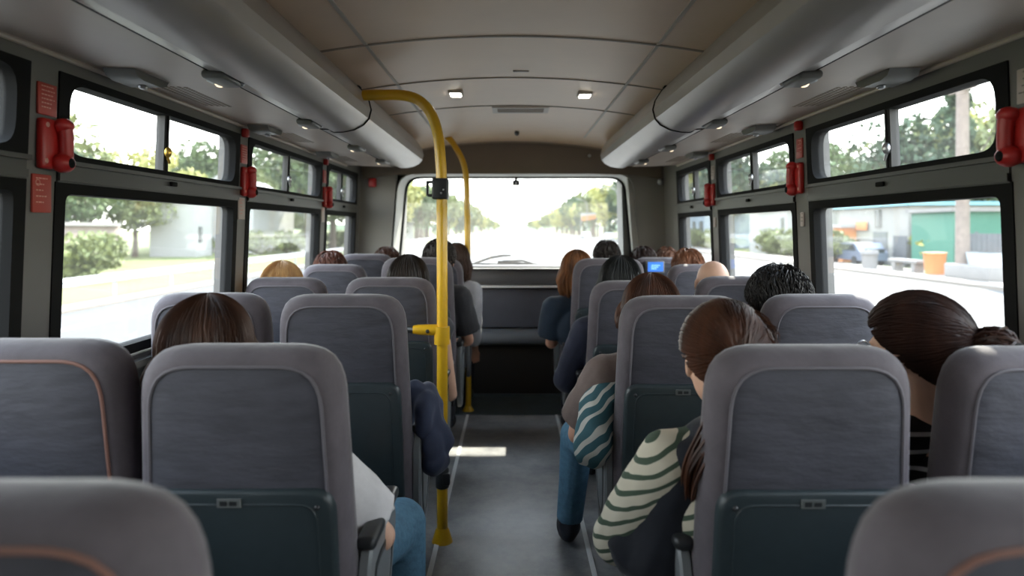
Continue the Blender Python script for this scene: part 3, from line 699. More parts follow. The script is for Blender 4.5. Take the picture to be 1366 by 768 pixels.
# windscreen: reveal + glass
wo = rrect(1.0,0.94,H-0.32,H+0.44,0.05,0.16,8); wi = rrect(1.03,0.96,H-0.33,H+0.455,0.05,0.14,8)
e = empty('window_%d'%wn,(0.03,6.0,H)); e['kind']='structure'
b = MB()
b.rings([[(x,YF-6.0-0.004,z-H) for x,z in rrect(1.0,0.945,H-0.32,H+0.452,0.05,0.16,8)],[(x,YF-6.0-0.012,z-H) for x,z in wo],[(x,YF-6.0+0.02,z-H) for x,z in wo],[(x,0.0,z-H) for x,z in wi]],cap=False); b.build('window_reveal', M['reveal'], e)
b = MB(); wi2 = rrect(1.012,0.944,H-0.315,H+0.440,0.05,0.13,8)
b.rings([[(x,-0.012,z-H) for x,z in wi],[(x,-0.012,z-H) for x,z in wi2],[(x,0.03,z-H) for x,z in wi2],[(x,0.03,z-H) for x,z in wi],[(x,-0.012,z-H) for x,z in wi]],cap=False); b.build('window_frame', M['rubber'], e, True, 30)
b = MB(); b.rings([[(x,y,z-H) for x,z in wi] for y in (0.01,0.016)]); b.build('window_glass', M['glassf'], e, False)
# outer skirt around the windscreen
b = MB()
for s in (-1,1): b.rings([[(s*0.99,y,SILL-0.2),(s*1.33,y,SILL-0.2),(s*1.33,y,ROOF),(s*0.955,y,ROOF)] for y in (6.01,6.3)])
b.box(-1.0,1.0,6.01,6.3,H+0.46,ROOF); b.box(-1.33,1.33,6.02,6.3,0,H-0.34); struct('wall_nose', b, M['wall'])
# dash, bench
t = empty('dashboard',(0,5.8,H-0.5)); tag(t,'padded dark dashboard ledge spanning below the windscreen','dashboard')
b = MB(); b.rings([[(x,y-5.8,z+0.5) for y,z in [(6.0,-0.32),(5.70,-0.300),(5.62,-0.305),(5.585,-0.33),(5.58,-0.38),(5.59,-0.44),(5.62,-0.465),(6.0,-0.465)]] for x in (-1.22,1.22)]); b.build('pad', M['dash'], t, True, 50)
b = MB(); b.rbox(-1.2,1.2,-0.215,-0.16,0.017,0.034,0.006); b.build('trim_strip', M['strip'], t)
t = empty('front_bench',(0,5.7,0)); tag(t,'low dark vinyl bench across the bus front below the dashboard','bench')
b = MB(); b.rings([[(x,y-5.7,z+H) for y,z in [(5.68,-0.483),(5.655,-0.50),(5.70,-0.82),(5.80,-0.86),(5.95,-0.86),(5.95,-0.483)]] for x in (-1.2,-1.19,1.19,1.2)]); b.build('backrest', M['bench'], t, True, 50)
b = MB(); b.rings([[(x,y-5.7,z+H) for y,z in [(5.86,-0.835),(5.56,-0.835),(5.52,-0.845),(5.50,-0.87),(5.50,-0.915),(5.52,-0.94),(5.86,-0.95)]] for x in (-1.2,-1.19,1.19,1.2)]); b.build('cushion', M['bench_c'], t, True, 50)
b = MB(); b.box(-1.2,1.2,-0.14,0.25,0,H-0.945); b.build('base', M['under'], t, False)
# wipers
def wiper(pts, arm, lab):
    t = empty('windscreen_wiper',(0,6.06,H-0.25)); tag(t,lab,'wiper','windscreen wipers')
    P = lambda q: ((q[0]-683)*6.06/FP, 0.0, (305-q[1])*6.06/FP+0.25)
    b = MB(); b.tube([P(q) for q in pts],[0.010,0.012,0.012,0.008][:len(pts)],8); b.build('blade', M['rubber'], t)
    b = MB(); b.tube([P(q) for q in arm],0.010,8); b.build('arm', M['rubber'], t)
wiper([(633,351),(655,343.5),(670,341),(682,340.5)],[(628,352),(665,352.5),(700,353)],'long wiper resting low on windscreen, raised blade at left')
wiper([(664,349),(680,350),(700,352),(727,353)],[(664,352),(672,348.5),(697,347.5),(712,352)],'wiper lying flat at the windscreen bottom, right one')
t = empty('sensor_camera',(0.035,5.93,H+0.405)); tag(t,'small dark camera box hanging at the top of windscreen','camera')
b = MB(); b.rbox(-0.032,0.032,-0.03,0.03,-0.03,0.015,0.01); b.build('body', M['plastic_d'], t); b=MB(); b.rbox(-0.012,0.012,0.0,0.06,0.0,0.045,0.004); b.build('bracket', M['plastic_d'], t)
b=MB(); b.ell((0,-0.03,-0.01),(0.009,0.006,0.009),10,6); b.build('lens', M['chrome'], t)
# small wall hooks/camera on the front corners
b = MB(); b.ell((0,0,0),(0.022,0.02,0.026)); b.tube([(0,0,0),(0,0.03,0)],0.014,8); o=b.build('coat_hook', M['chrome']); o.location=(1.185,5.46,H+0.375); tag(o,'round metal fitting in the right front corner by duct end','wall fitting')
b = MB(); b.rbox(-0.03,0.03,-0.02,0.02,-0.035,0.035,0.01); o=b.build('alarm_box', M['red']); o.location=(-1.12,5.482,H+0.37); tag(o,'small red box in the left front corner by duct end','alarm box')
b = MB(); b.ell((0,0,0),(0.014,0.012,0.014)); b.box(-0.003,0.003,0,0.02,-0.003,0.003); o=b.build('header_knob', M['chrome']); o.location=(0.62,YF-0.03,H+0.585); tag(o,'tiny knob on the brown header above windscreen','knob')

# ------------------------------------------------------------------ emergency hammers and signs
def plate(side, yc, zc, hy, hz, material, ink, lab, rows=6, name='safety_sign', inkw=0.7, cat='sign', picto=False):
    f = wm(side); x = f(-0.001,yc,zc)[0]
    t = empty(name,(x,yc,zc)); tag(t, lab, cat, 'safety signs')
    b = MB(); b.rbox(-0.006,0.001,-hy,hy,-hz,hz,0.0028,2); o=b.build('board', material, t); 
    b = MB(); rnd = random.Random(int(zc*1000)+side)
    z = hz*0.78
    for r in range(rows):
        w = hy*inkw*rnd.uniform(0.6,1.0); yy = -hy*inkw; 
        while yy < -hy*inkw+2*w-0.002:
            l = rnd.uniform(0.004,0.012); l = min(l, hy*inkw-yy) 
            if l<=0.001: break
            b.box(-0.0072,-0.0058,yy,yy+l,z-0.0016,z+0.0016); yy += l+0.003
        z -= hz*1.55/rows
    if picto: b.tube([(-0.0066,-hy*0.5+0.008*math.cos(a),hz*0.55+0.008*math.sin(a)) for a in [2*PI*i/12 for i in range(13)]],0.001,5)
    b.build('print', ink, t, False)
    t.scale = (side,1,1) ; return t
def hammer():
    t = empty('emergency_hammer')
    b = MB(); b.rbox(-0.022,0.002,-0.046,0.046,-0.066,0.066,0.010); b.build('holder', M['red'], t)
    b = MB(); b.tube([(-0.032,0.02,-0.05),(-0.034,0.024,-0.02),(-0.034,0.024,0.02),(-0.032,0.02,0.05)],[0.020,0.018,0.018,0.020],12); 
    b.ell((-0.030,0.02,0.052),(0.024,0.028,0.020)); b.ell((-0.031,0.016,-0.048),(0.028,0.032,0.026)); b.build('handle', M['red'], t)
    b = MB(); b.ell((-0.056,0.014,-0.048),(0.006,0.013,0.013),10,6); b.build('striking_tip', M['rubber'], t)
    b = MB(); b.ell((-0.022,-0.03,0.048),(0.003,0.007,0.007),8,6); b.ell((-0.022,-0.034,-0.046),(0.003,0.007,0.007),8,6); b.build('screw', M['ink'], t)
    return t
hm = None
spots = {-1:[(1.79,'nearest left pillar'),(3.105,'second left pillar'),(4.44,'farthest left pillar')], 1:[(1.615,'nearest right pillar'),(2.89,'second right pillar'),(4.14,'farthest right pillar')]}
for side in (-1,1):
    for i,(y,w) in enumerate(spots[side]):
        if hm is None: t = hm = hammer()
        else: t = copy_tree(hm)
        z = H+0.222-0.008*i; t.location = (wm(side)(-0.001,y,z)[0], y+0.01, z); t.scale = (side, 1.0 if i==0 else 0.85, 1.0 if i==0 else 1.0)
        tag(t, 'red emergency window hammer in its holder on the %s'%w, 'emergency hammer','emergency hammers')
        if side<0:
            plate(side,y-0.002,H+0.338,0.036,0.042,M['red_s'],M['ink'],'red notice plate above the hammer on the %s'%w)
            plate(side,y-0.010,H+0.092,0.036,0.050,M['red_s'] if i==0 else M['pink'],M['ink'],'%s notice plate below the hammer on the %s'%('red' if i==0 else 'faded',w), rows=5, picto=True)
        else:
            plate(side,y+0.0,H+0.340,0.03,0.042,M['pink'] if i!=1 else M['red_s'],M['ink_d'] if i!=1 else M['ink'],'%s notice plate above the hammer on the %s'%('whitish' if i!=1 else 'red',w), rows=4, picto=True)
            plate(side,y,H+0.04,0.016,0.03,M['badge'] if i==0 else M['pink'],M['ink_d'],'small %s sticker below the hammer on the %s'%('grey' if i==0 else 'faded',w), rows=3)
        if i>0:
            b = MB(); b.rbox(-0.03,0.0,-0.016,0.016,-0.02,0.02,0.008); o=b.build('alarm_button',M['red']); o.location=(wm(side)(0,y,H+0.425)[0],y-0.02,H+0.432); o.scale=(side,1,1); tag(o,'tiny red button at the top of the %s'%w,'button','red pillar buttons')

# ------------------------------------------------------------------ yellow poles
t = empty('grab_pole',(-0.302,2.95,0)); tag(t,'near yellow grab pole, curving to left duct, black switch box and side bracket','grab pole','yellow grab poles')
O=t.location.copy()
def PP(px,py,D=2.95): p=ppx(px,py,D); return (p[0]-O.x,p[1]-O.y,p[2]-O.z)
path=[(484,127),(510,126.5),(535,127),(553,131),(566,140),(575,152),(581,167),(585,185),(587,205),(589,240),(589.5,300),(590,440),(590,560),(590,640)]
P3=[PP(*q) for q in path]; P3.append((P3[-1][0],0,0.02))
b=MB(); b.tube(cat(P3),0.0235,16); b.build('pole',M['yellow'],t)
b=MB(); c=PP(586,252); b.rbox(c[0]-0.028,c[0]+0.040,-0.04,0.035,c[2]-0.045,c[2]+0.045,0.008); 
b.rbox(c[0]-0.056,c[0]-0.046,-0.012,0.012,c[2]-0.030,c[2]+0.036,0.004); b.rbox(c[0]-0.05,c[0]-0.02,-0.012,0.012,c[2]+0.024,c[2]+0.036,0.004); b.rbox(c[0]-0.05,c[0]-0.02,-0.012,0.012,c[2]-0.034,c[2]-0.022,0.004); b.build('switch_box',M['plastic_d'],t)
b=MB(); b.ell((c[0]+0.012,-0.042,c[2]-0.02),(0.005,0.004,0.005),8,6); b.ell((c[0]+0.022,-0.042,c[2]-0.005),(0.004,0.004,0.004),8,6); b.build('screw',M['chrome'],t)
c=PP(590,447)
b=MB(); b.tube([(0+P3[10][0],0,c[2]-0.038),(P3[10][0],0,c[2]+0.038)],0.034,16); b.tube([(P3[10][0],0,c[2]+0.022),(-0.10,0,c[2]+0.024),(-0.125,0,c[2]+0.024)],[0.026,0.022,0.018],12); b.build('bracket',M['yellow'],t)
b=MB(); b.tube([(-0.12,0,c[2]+0.024),(-0.165,0.02,c[2]+0.024)],0.016,12); b.build('bracket_end',M['plastic_d'],t); b=MB(); b.ell((-0.06,-0.022,c[2]+0.02),(0.009,0.006,0.009),10,6); b.build('bracket_bolt',M['plastic_d'],t)
c=PP(590,635); b=MB(); b.tube([(P3[12][0],0,c[2]-0.05),(P3[12][0],0,c[2]-0.045),(P3[12][0],0,c[2]+0.03),(P3[12][0],0,c[2]+0.04)],[0.024,0.029,0.029,0.024],14); b.rbox(0.005,0.035,-0.03,0.0,c[2]-0.03,c[2]+0.02,0.004); b.build('clamp',M['plastic_d'],t)
b=MB(); b.tube([(P3[12][0],0,0.0),(P3[12][0],0,0.012),(P3[12][0],0,0.05),(P3[12][0],0,0.06)],[0.045,0.042,0.030,0.025],16); b.build('foot_flange',M['yellow'],t)
t = empty('grab_pole',(-0.33,5.05,0)); tag(t,'far yellow grab pole with bent top at the front of aisle','grab pole','yellow grab poles')
O=t.location.copy()
path=[(588,176),(594,180),(602,188),(610,200),(617,214),(621,230),(622.5,250),(623.5,300),(624,400),(624.5,500)]
P3=[PP(q[0],q[1],5.05) for q in path]; P3.append((P3[-1][0],0,0.02))
b=MB(); b.tube(cat(P3),0.0225,14); b.build('pole',M['yellow'],t)
b=MB(); b.tube([(P3[-1][0],0,0.0),(P3[-1][0],0,0.012),(P3[-1][0],0,0.04)],[0.045,0.042,0.025],14); b.build('foot_flange',M['yellow'],t)
b=MB(); b.rbox(P3[-1][0]-0.02,P3[-1][0]+0.035,-0.03,0.03,H-0.70,H-0.62,0.008); b.build('clamp',M['plastic_d'],t)
# ------------------------------------------------------------------ seats
def make_seat(ztop=1.125, rust=False, aisle=0):
    t = empty('bus_seat')
    z0 = 0.36; zc = (z0+ztop)/2; hz = (ztop-z0)/2
    base = resample(rrect(0.236,0.205,z0,ztop,0.04,0.105,12), 96)
    rnd = random.Random(int(ztop*1000)+rust)
    def tl(x,y,z): return (x, y+(1.125-z)*0.10, z)
    def rg(y, ins): return [tl(p[0]*(1-ins/0.222), y, zc+(p[1]-zc)*(1-ins/hz)) for p in base]
    front = [(0.118,0.16),(0.128,0.10),(0.126,0.05),(0.112,0.018),(0.090,0.003),(0.062,0.0),(0.036,0.006),(0.016,0.018),(0.008,0.030),(0.006,0.038)]
    b = MB(); b.rings([rg(*q) for q in front], cap=False, m=0)
    f0 = rg(*front[0]); b.add(f0, [tuple(range(len(f0)))], 0)
    back = [(0.007,0.038),(0.0035,0.046),(-0.001,0.075),(-0.004,0.11),(-0.005,0.15),(-0.005,0.19)]
    R = []
    for y,i in back:
        L = rg(y,i)
        L = [(x, yy+0.0035*noise.noise(Vector((x*3,0,z*13+ztop*31)))*min(1,(i-0.04)/0.05), z) for x,yy,z in L]; R.append(L)
    b.rings(R, cap=False, m=1); b.add(R[-1], [tuple(range(len(R[-1])))], 1)
    b.build('backrest', [M['fabric_lit'], M['fabric']], t, True, 60)
    b = MB(); L = rg(0.0045,0.038); b.tube(L+[L[0],L[1]],0.0036,6,False); b.build('piping', M['piping_o'] if rust else M['piping'], t)
    pan = rrect(0.206,0.196,0.33,ztop-0.285,0.03,0.055,8)
    def pr(y,i): return [tl(x*(1-i/0.19), y, 0.585+(z-0.585)*(1-i/0.25)) for x,z in pan]
    b = MB(); b.rings([pr(0.03,0),pr(-0.006,0.0),pr(-0.013,0.003),pr(-0.016,0.009)]); 
    pn = b.build('back_panel', M['panel'], t, True, 50)
    b = MB(); L = pr(-0.0165,0.03); b.tube(L+[L[0]],0.0022,5,False); b.build('panel_groove', M['panel'], pn)
    b = MB()
    zz = ztop-0.31; b.box(-0.034,0.014,-0.0205,-0.015,zz-0.009,zz+0.009,0,tl); b.build('latch_plate', M['badge'], pn, False)
    b = MB(); b.box(-0.028,-0.014,-0.0215,-0.020,zz-0.005,zz+0.005,0,tl); b.box(-0.009,0.006,-0.0215,-0.020,zz-0.0045,zz+0.0045,0,tl); b.build('latch_slot', M['plastic_d'], pn, False)
    b = MB()
    for sx in (-1,1): q = tl(sx*0.165,-0.018,ztop-0.32); b.ell(q,(0.006,0.004,0.006),8,6)
    b.build('screw', M['plastic_d'], pn)
    b = MB(); b.rbox(-0.218,0.218,0.15,0.60,0.33,0.44,0.035,4); b.build('seat_cushion', M['fabric'], t)
    b = MB(); b.box(-0.20,0.20,0.18,0.56,0.29,0.335); b.build('seat_frame', M['plastic_d'], t, False)
    for y in (0.22,0.50):
        b = MB(); b.rings([[(x*k,y+d,z) for x,d in ((-0.07,-0.02),(0.07,-0.02),(0.07,0.02),(-0.07,0.02))] for z,k in ((0.29,1.5),(0.12,0.9),(0.012,1.0),(0.0,1.3))]); b.build('leg', M['plastic_g'], t, False)
    if aisle:
        s = aisle
        prof = resample([(0.10,0.60),(0.13,0.655),(0.20,0.665),(0.40,0.655),(0.44,0.63),(0.43,0.58),(0.36,0.45),(0.30,0.33),(0.24,0.28),(0.16,0.29),(0.11,0.36),(0.095,0.48)],36)
        def sm(k): return [((0.26+(p[0]-0.26)*k),(0.48+(p[1]-0.48)*k)) for p in prof]
        b = MB(); b.rings([[(s*x,y,z) for y,z in sm(k)] for x,k in ((0.224,0.97),(0.228,1.0),(0.246,1.0),(0.252,0.96))]); sp = b.build('side_panel', M['plastic_g'], t, True, 35)
        b = MB(); b.rings([[(s*x,y,z) for y,z in sm(k)] for x,k in ((0.2515,0.72),(0.2535,0.70),(0.2535,0.62),(0.250,0.60))],cap=False); b.build('panel_ring', M['plastic_d'], sp, True, 35)
        b = MB(); b.rbox(min(s*0.218,s*0.262),max(s*0.218,s*0.262),0.115,0.43,0.655,0.685,0.013,4); b.build('armrest', M['plastic_d'], t)
    return t
rows = dict(A=0.62,B=1.35,C=2.2,D=3.05,E=3.9,F=4.72)
seat_proto = {}
def seat(kind, x, y, lab, sx=1.0, ztop=1.125, rust=False, aisle=0):
    k = (ztop,rust,aisle)
    if k not in seat_proto: t = seat_proto[k] = make_seat(*k)
    else: t = copy_tree(seat_proto[k])
    t.location = (x,y,0); t.scale = (sx,1,1)
    tag(t, lab, 'seat', 'bus seats in rows'); return t
seat('LA', -0.515, 0.60, 'grey velour bus seat with rust piping in the bottom left corner of the view', aisle=1, rust=True, ztop=1.10)
seat('RA', 0.55, 0.60, 'grey velour bus seat with rust piping in the bottom right corner of the view', aisle=-1, rust=True, ztop=1.10)
seat('LAw', -1.02, 0.60, 'grey window seat left of the bottom left corner seat', rust=True, sx=0.94)
seat('RAw', 1.03, 0.60, 'grey window seat right of the bottom right corner seat', rust=True, sx=0.94)
seat('LB', -0.555, 1.35, 'large grey aisle seat behind the woman in the white shirt, left of aisle', aisle=1, ztop=1.112)
seat('LBw', -1.005, 1.38, 'dark empty window seat at the far left edge of the view', rust=True, sx=0.96, ztop=1.118)
seat('LC', -0.56, 2.2, 'left aisle seat just behind the near yellow pole, navy jacket at its side', aisle=1, ztop=1.135)
seat('LCw', -1.02, 2.25, 'left window seat just in front of the dark bobbed head', sx=0.95, ztop=1.135)
seat('LD', -0.555, 3.05, 'left aisle seat at near yellow pole bracket, bare armed passenger in it', aisle=1, ztop=1.13)
seat('LDw', -1.03, 3.05, 'left window seat under the blonde passenger head', sx=0.9, ztop=1.13)
seat('LE', -0.55, 3.9, 'taller left aisle seat holding the black haired passenger by near pole', aisle=1, ztop=1.185)
seat('LEw', -1.03, 3.9, 'left window seat under the reddish brown passenger head', sx=0.9, ztop=1.145)
seat('LF', -0.55, 4.72, 'left aisle seat of the front row by the far yellow pole', aisle=1, ztop=1.14)
seat('LFw', -1.02, 4.72, 'pale lit window seat in the left front corner of the bus', sx=0.92, ztop=1.175)
seat('RB', 0.612, 1.35, 'large grey aisle seat behind the woman with ponytail and blue hair tie', aisle=-1, ztop=1.11)
seat('RBw', 1.085, 1.36, 'grey window seat at the right edge behind the woman with a bun', rust=False, sx=0.86, ztop=1.105)
seat('RC', 0.565, 2.2, 'right aisle seat beside teal patterned bag, behind the taupe shirt passenger', aisle=-1, ztop=1.13)
seat('RCw', 1.02, 2.2, 'sunlit window seat behind the spiky black haired man on right', sx=0.93, ztop=1.135)
seat('RD', 0.562, 3.05, 'right aisle seat with the dark hooded head leaning over its top', aisle=-1, ztop=1.115)
seat('RDw', 1.03, 3.05, 'right window seat behind the bald passenger', sx=0.93, ztop=1.135)
seat('RE', 0.56, 3.9, 'brownish taller right aisle seat beside the woman in navy shirt', aisle=-1, ztop=1.18)
seat('REw', 1.08, 3.9, 'right window seat just in front of the bald head', sx=0.86, ztop=1.145)
seat('RF', 0.56, 4.72, 'right aisle seat of the front row near the windscreen', aisle=-1, ztop=1.14)
sF = seat('RFw', 1.03, 4.72, 'front row right window seat with a blue screen on its back', sx=0.92, ztop=1.15)
t = empty('seat_screen',(0.985,4.705,1.087)); tag(t,'small lit blue screen on the back of front right window seat','screen')
b = MB(); b.rbox(-0.062,0.062,-0.02,0.03,-0.042,0.042,0.008); b.build('bezel', M['badge'], t)
b = MB(); b.box(-0.052,0.052,-0.022,-0.019,-0.030,0.034); b.build('display', M['screen'], t, False)
b = MB()
rr = random.Random(3)
for i in range(3): b.box(-0.03,0.03-0.012*i,-0.0228,-0.0215,0.010-0.012*i,0.014-0.012*i)
b.build('display_text', mat('screen_light',(0.05,0.2,0.6),0.4,emit=((0.25,0.5,1.0),1.5)), t, False)

# ------------------------------------------------------------------ outside
G = -1.0
M.update(asphalt=mat('asphalt',(0.066,0.064,0.061),0.85,noise_s=0.6,noise_a=0.08), line=mat('road_line',(0.36,0.36,0.35),0.7), verge=mat('verge_concrete',(0.19,0.165,0.14),0.8,noise_s=0.4,noise_a=0.1),
 grass=mat('grass',(0.075,0.105,0.025),0.9,noise_s=0.12,col2=(0.17,0.16,0.045)), bark=mat('bark',(0.10,0.075,0.055),0.9,noise_s=6,noise_a=0.3),
 leaf1=mat('leaf_green',(0.085,0.12,0.04),0.7,noise_s=0.6,noise_a=0.4), leaf2=mat('leaf_olive',(0.16,0.18,0.06),0.7,noise_s=0.6,noise_a=0.35), leaf3=mat('leaf_yellow',(0.34,0.33,0.10),0.7,noise_s=0.6,noise_a=0.3), leafd=mat('leaf_dark',(0.045,0.075,0.035),0.7,noise_s=0.6,noise_a=0.4),
 rail=mat('galvanised_rail',(0.33,0.345,0.36),0.5,0.0), white=mat('white_render',(0.34,0.335,0.32),0.8,noise_s=0.4,noise_a=0.04), cream=mat('cream_render',(0.26,0.25,0.23),0.8,noise_s=0.4,noise_a=0.05), wallb=mat('brown_wall',(0.25,0.20,0.18),0.85,noise_s=0.3,noise_a=0.2),
 greenp=mat('green_sheet',(0.035,0.15,0.105),0.6), bluer=mat('blue_roof',(0.20,0.42,0.50),0.6), greyd=mat('dark_grey_paint',(0.10,0.105,0.115),0.6), orange=mat('orange_paint',(0.55,0.20,0.065),0.6), carb=mat('car_blue_grey',(0.11,0.13,0.18),0.35,coat=0.5), carw=mat('car_white',(0.75,0.75,0.74),0.35,coat=0.5), carteal=mat('car_teal',(0.12,0.30,0.33),0.35,coat=0.5), glassd=mat('dark_glass',(0.03,0.035,0.04),0.1), tyre=mat('tyre',(0.02,0.02,0.02),0.8), conc=mat('concrete',(0.22,0.21,0.20),0.85,noise_s=1,noise_a=0.1), pole=mat('timber_pole',(0.20,0.16,0.135),0.85,noise_s=3,noise_a=0.2), bluew=mat('pale_blue_wall',(0.22,0.27,0.31),0.7), whiteb=mat('pale_tub',(0.38,0.44,0.48),0.6), hill=mat('far_hill',(0.12,0.16,0.09),0.9))
b = MB(); b.box(-400,400,-60,1500,G-0.3,G-0.06); o=b.build('ground',M['grass'],None,False); o['kind']='structure'
b = MB(); b.box(-12.6,18.6,-60,1500,G-0.1,G); o=b.build('road',M['asphalt'],None,False); o['kind']='structure'
b = MB(); b.box(-13.3,-12.4,-60,1500,G-0.1,G+0.08); o=b.build('curb_left',M['verge'],None,False); o['kind']='structure'
b = MB(); b.box(18.5,22.0,-60,1500,G-0.1,G+0.14); o=b.build('pavement_right',M['verge'],None,False); o['kind']='structure'
for i,x in enumerate((-10.4,16.6)):
    b = MB(); b.box(x-0.11,x+0.11,-60,900,G,G+0.012); o=b.build('road_edge_line',M['line'],None,False); o['kind']='structure'
for x in (4.3,):
    b = MB(); b.box(x-0.09,x+0.09,-60,900,G,G+0.012); o=b.build('lane_line',M['line'],None,False); o['kind']='structure'
b = MB(); b.box(11.0,11.25,-60,900,G,G+0.012); o=b.build('lane_line',M['line'],None,False); o['kind']='structure'
def yat(px, X): return abs(X)*FP/abs(px-683)
def zat(py, D): return H+(305-py)*D/FP
# guard rail
t = empty('guard_rail',(-13.9,40,G)); tag(t,'long galvanised guard rail along the left road verge','guard rail')
b = MB(); b.rings([[(x,y,z) for x,z in ((0,0.50),(0.05,0.54),(0.02,0.62),(0.05,0.70),(0,0.80),(-0.02,0.80),(-0.02,0.50))] for y in (-60,200)]); b.build('beam',M['rail'],t,False)
for i in range(40):
    b = MB(); y=-20+i*4; b.box(-0.10,-0.02,y-0.05,y+0.05,0,0.74); b.build('post',M['rail'],t,False)
# trees
def leaf_mesh(name, seed, n, rx, rz, size, z0, clumps=16, conif=False):
    rnd = np.random.RandomState(seed)
    V=[];F=[]
    cl=[]
    for i in range(clumps):
        if conif:
            u=i/clumps; a=rnd.uniform(0,6.28); r=rx*(1-u)*0.75; cl.append((r*math.cos(a),r*math.sin(a),z0+2*rz*u, rx*0.42*(1.1-u), rz*0.16))
        else:
            d=rnd.normal(size=3); d/=np.linalg.norm(d); q=rnd.uniform(0.35,0.8); cl.append((d[0]*rx*q,d[1]*rx*q,z0+rz+d[2]*rz*q, rx*rnd.uniform(0.3,0.5), rz*rnd.uniform(0.22,0.4)))
    for i in range(n):
        c=cl[rnd.randint(clumps)]; d=rnd.normal(size=3); d/=np.linalg.norm(d); q=rnd.uniform(0.55,1.0)**0.5
        p=np.array([c[0]+d[0]*c[3]*q,c[1]+d[1]*c[3]*q,c[2]+d[2]*c[4]*q]); 
        a=rnd.normal(size=3); a/=np.linalg.norm(a); bb=np.cross(a,rnd.normal(size=3)); bb/=np.linalg.norm(bb); s=size*rnd.uniform(0.6,1.3)
        k=len(V); V+= [tuple(p-a*s-bb*s*.5),tuple(p+a*s-bb*s*.6),tuple(p+a*s*.9+bb*s*.6),tuple(p-a*s*.8+bb*s*.5)]; F.append((k,k+1,k+2,k+3))
    me=bpy.data.meshes.new(name); me.from_pydata(V,[],F); return me
def trunk_mb(h, r, seed):
    rnd=random.Random(seed); b=MB(); b.tube([(0,0,-0.05),(0.05,0,h*0.4),(0,0.1,h*0.8),(0,0,h*1.05)],[r*1.3,r,r*0.8,r*0.4],8)
    for i in range(5):
        a=rnd.uniform(0,6.28); l=h*0.5; b.tube([(0,0,h*(0.55+0.08*i)),(math.cos(a)*l*0.5,math.sin(a)*l*0.5,h*(0.75+0.08*i)),(math.cos(a)*l,math.sin(a)*l,h*(0.9+0.12*i))],[r*0.5,r*0.35,r*0.15],6)
    return b
TP={}
def tree_proto(kind, mk, seed, n, rx, rz, size, z0, conif=False):
    t=empty('tree'); me=leaf_mesh('foliage',seed,n,rx,rz,size,z0,18,conif); me.materials.append(M[mk]); o=bpy.data.objects.new('foliage',me); C.objects.link(o); o.parent=t
    trunk_mb(z0+rz*0.7,0.22,seed).build('trunk',M['bark'],t); TP[kind]=[t,False,rz*2+z0]
tree_proto('round','leaf1',1,3000,3.4,3.6,0.17,2.0); tree_proto('olive','leaf2',2,2800,3.6,3.2,0.17,1.8); tree_proto('dark','leafd',3,3000,3.6,4.6,0.18,2.0); tree_proto('yellow','leaf3',4,2600,3.0,3.0,0.16,1.4); tree_proto('conifer','leafd',5,3000,2.6,5.2,0.17,1.6,True)
tree_proto('bush','leaf2',6,1400,1.5,0.8,0.10,0.0); tree_proto('hedge','leaf3',7,1400,1.8,0.7,0.10,0.0)
desc={'round':'mid green round tree','olive':'olive green broad tree','dark':'dark green dense tree','yellow':'yellow green small tree','conifer':'dark pointed conifer','bush':'low olive bush','hedge':'low yellow green bush'}
import collections
cnt=collections.Counter()
def tree(kind, X, y, h, where, z=G, grp='roadside trees'):
    P=TP[kind]
    if not P[1]: t=P[0]; P[1]=True
    else: t=copy_tree(P[0])
    s=h/P[2]; t.location=(X,y,z-0.08); t.scale=(s,s,s); t.rotation_euler=(0,0,random.uniform(0,6.28))
    if kind in('bush','hedge'): t.name='bush'
    k=(kind,where); cnt[k]+=1
    tag(t, desc[kind]+' '+where, 'bush' if kind in('bush','hedge') else 'tree', desc[kind]+' '+where+' group')
    return t
rt=random.Random(5)
kinds=['round','olive','dark','round','yellow','olive','dark','conifer']
# left avenue, seen through the windscreen and left windows
for i in range(34):
    y = 70+i*8+rt.uniform(-2,2); tree(kinds[(i*3)%8],-18-rt.uniform(0,4),y,rt.uniform(11.5,15),'along the left roadside')
for i in range(16):
    y = 345*1.075**i
    tree(kinds[(i*3)%8],-20-rt.uniform(0,5),y,rt.uniform(12,15),'along the left roadside'); tree(kinds[(i*3+1)%8],25+rt.uniform(0,5),y+10,rt.uniform(12,16),'along the right roadside')
for i in range(30):
    y = 84+i*9+rt.uniform(-2,2); tree(kinds[(i*5+2)%8],24+rt.uniform(0,4),y,rt.uniform(13,17.5),'along the right roadside')
for i in range(20):
    y = 22+i*5.5+rt.uniform(-2,2); tree(['round','dark','olive','yellow','dark'][i%5],-34-(i%2)*7-rt.uniform(0,3),y,rt.uniform(10,15),'across the field on the left')
for i in range(18):
    y = 22+i*6+rt.uniform(-2,2); tree(['round','olive','yellow','dark','conifer'][i%5],36+(i%2)*7+rt.uniform(0,3),y,rt.uniform(11,15),'behind the right hand buildings')
tree('conifer',31,yat(1275,31),14,'standing tall beyond the green container'); tree('dark',33,yat(1215,33),13,'standing tall beyond the green container'); tree('conifer',30,yat(760,30)*0.45,17,'standing above the right roadside')
for px,X in ((1320,27),(1330,29),(1300,28)): tree('hedge',X,yat(px,X),2.6,'above the dark fence on the right',grp='')
for px,X in ((110,-31),(180,-32),(290,-31),(405,-30)): tree('round' if X==-31 else 'olive',X,yat(px,X),7.5,'standing low in the left field')
for px,X in ((100,-20),(125,-26),(385,-22),(345,-24),(410,-24),(450,-22),(290,-30)): tree('bush',X,yat(px,X),2.2,'on the left field edge')
for px,X in ((1100,21.5),(1035,24),(930,23),(945,24),(1052,24)): tree('bush',X,yat(px,X),2.4,'by the right pavement')
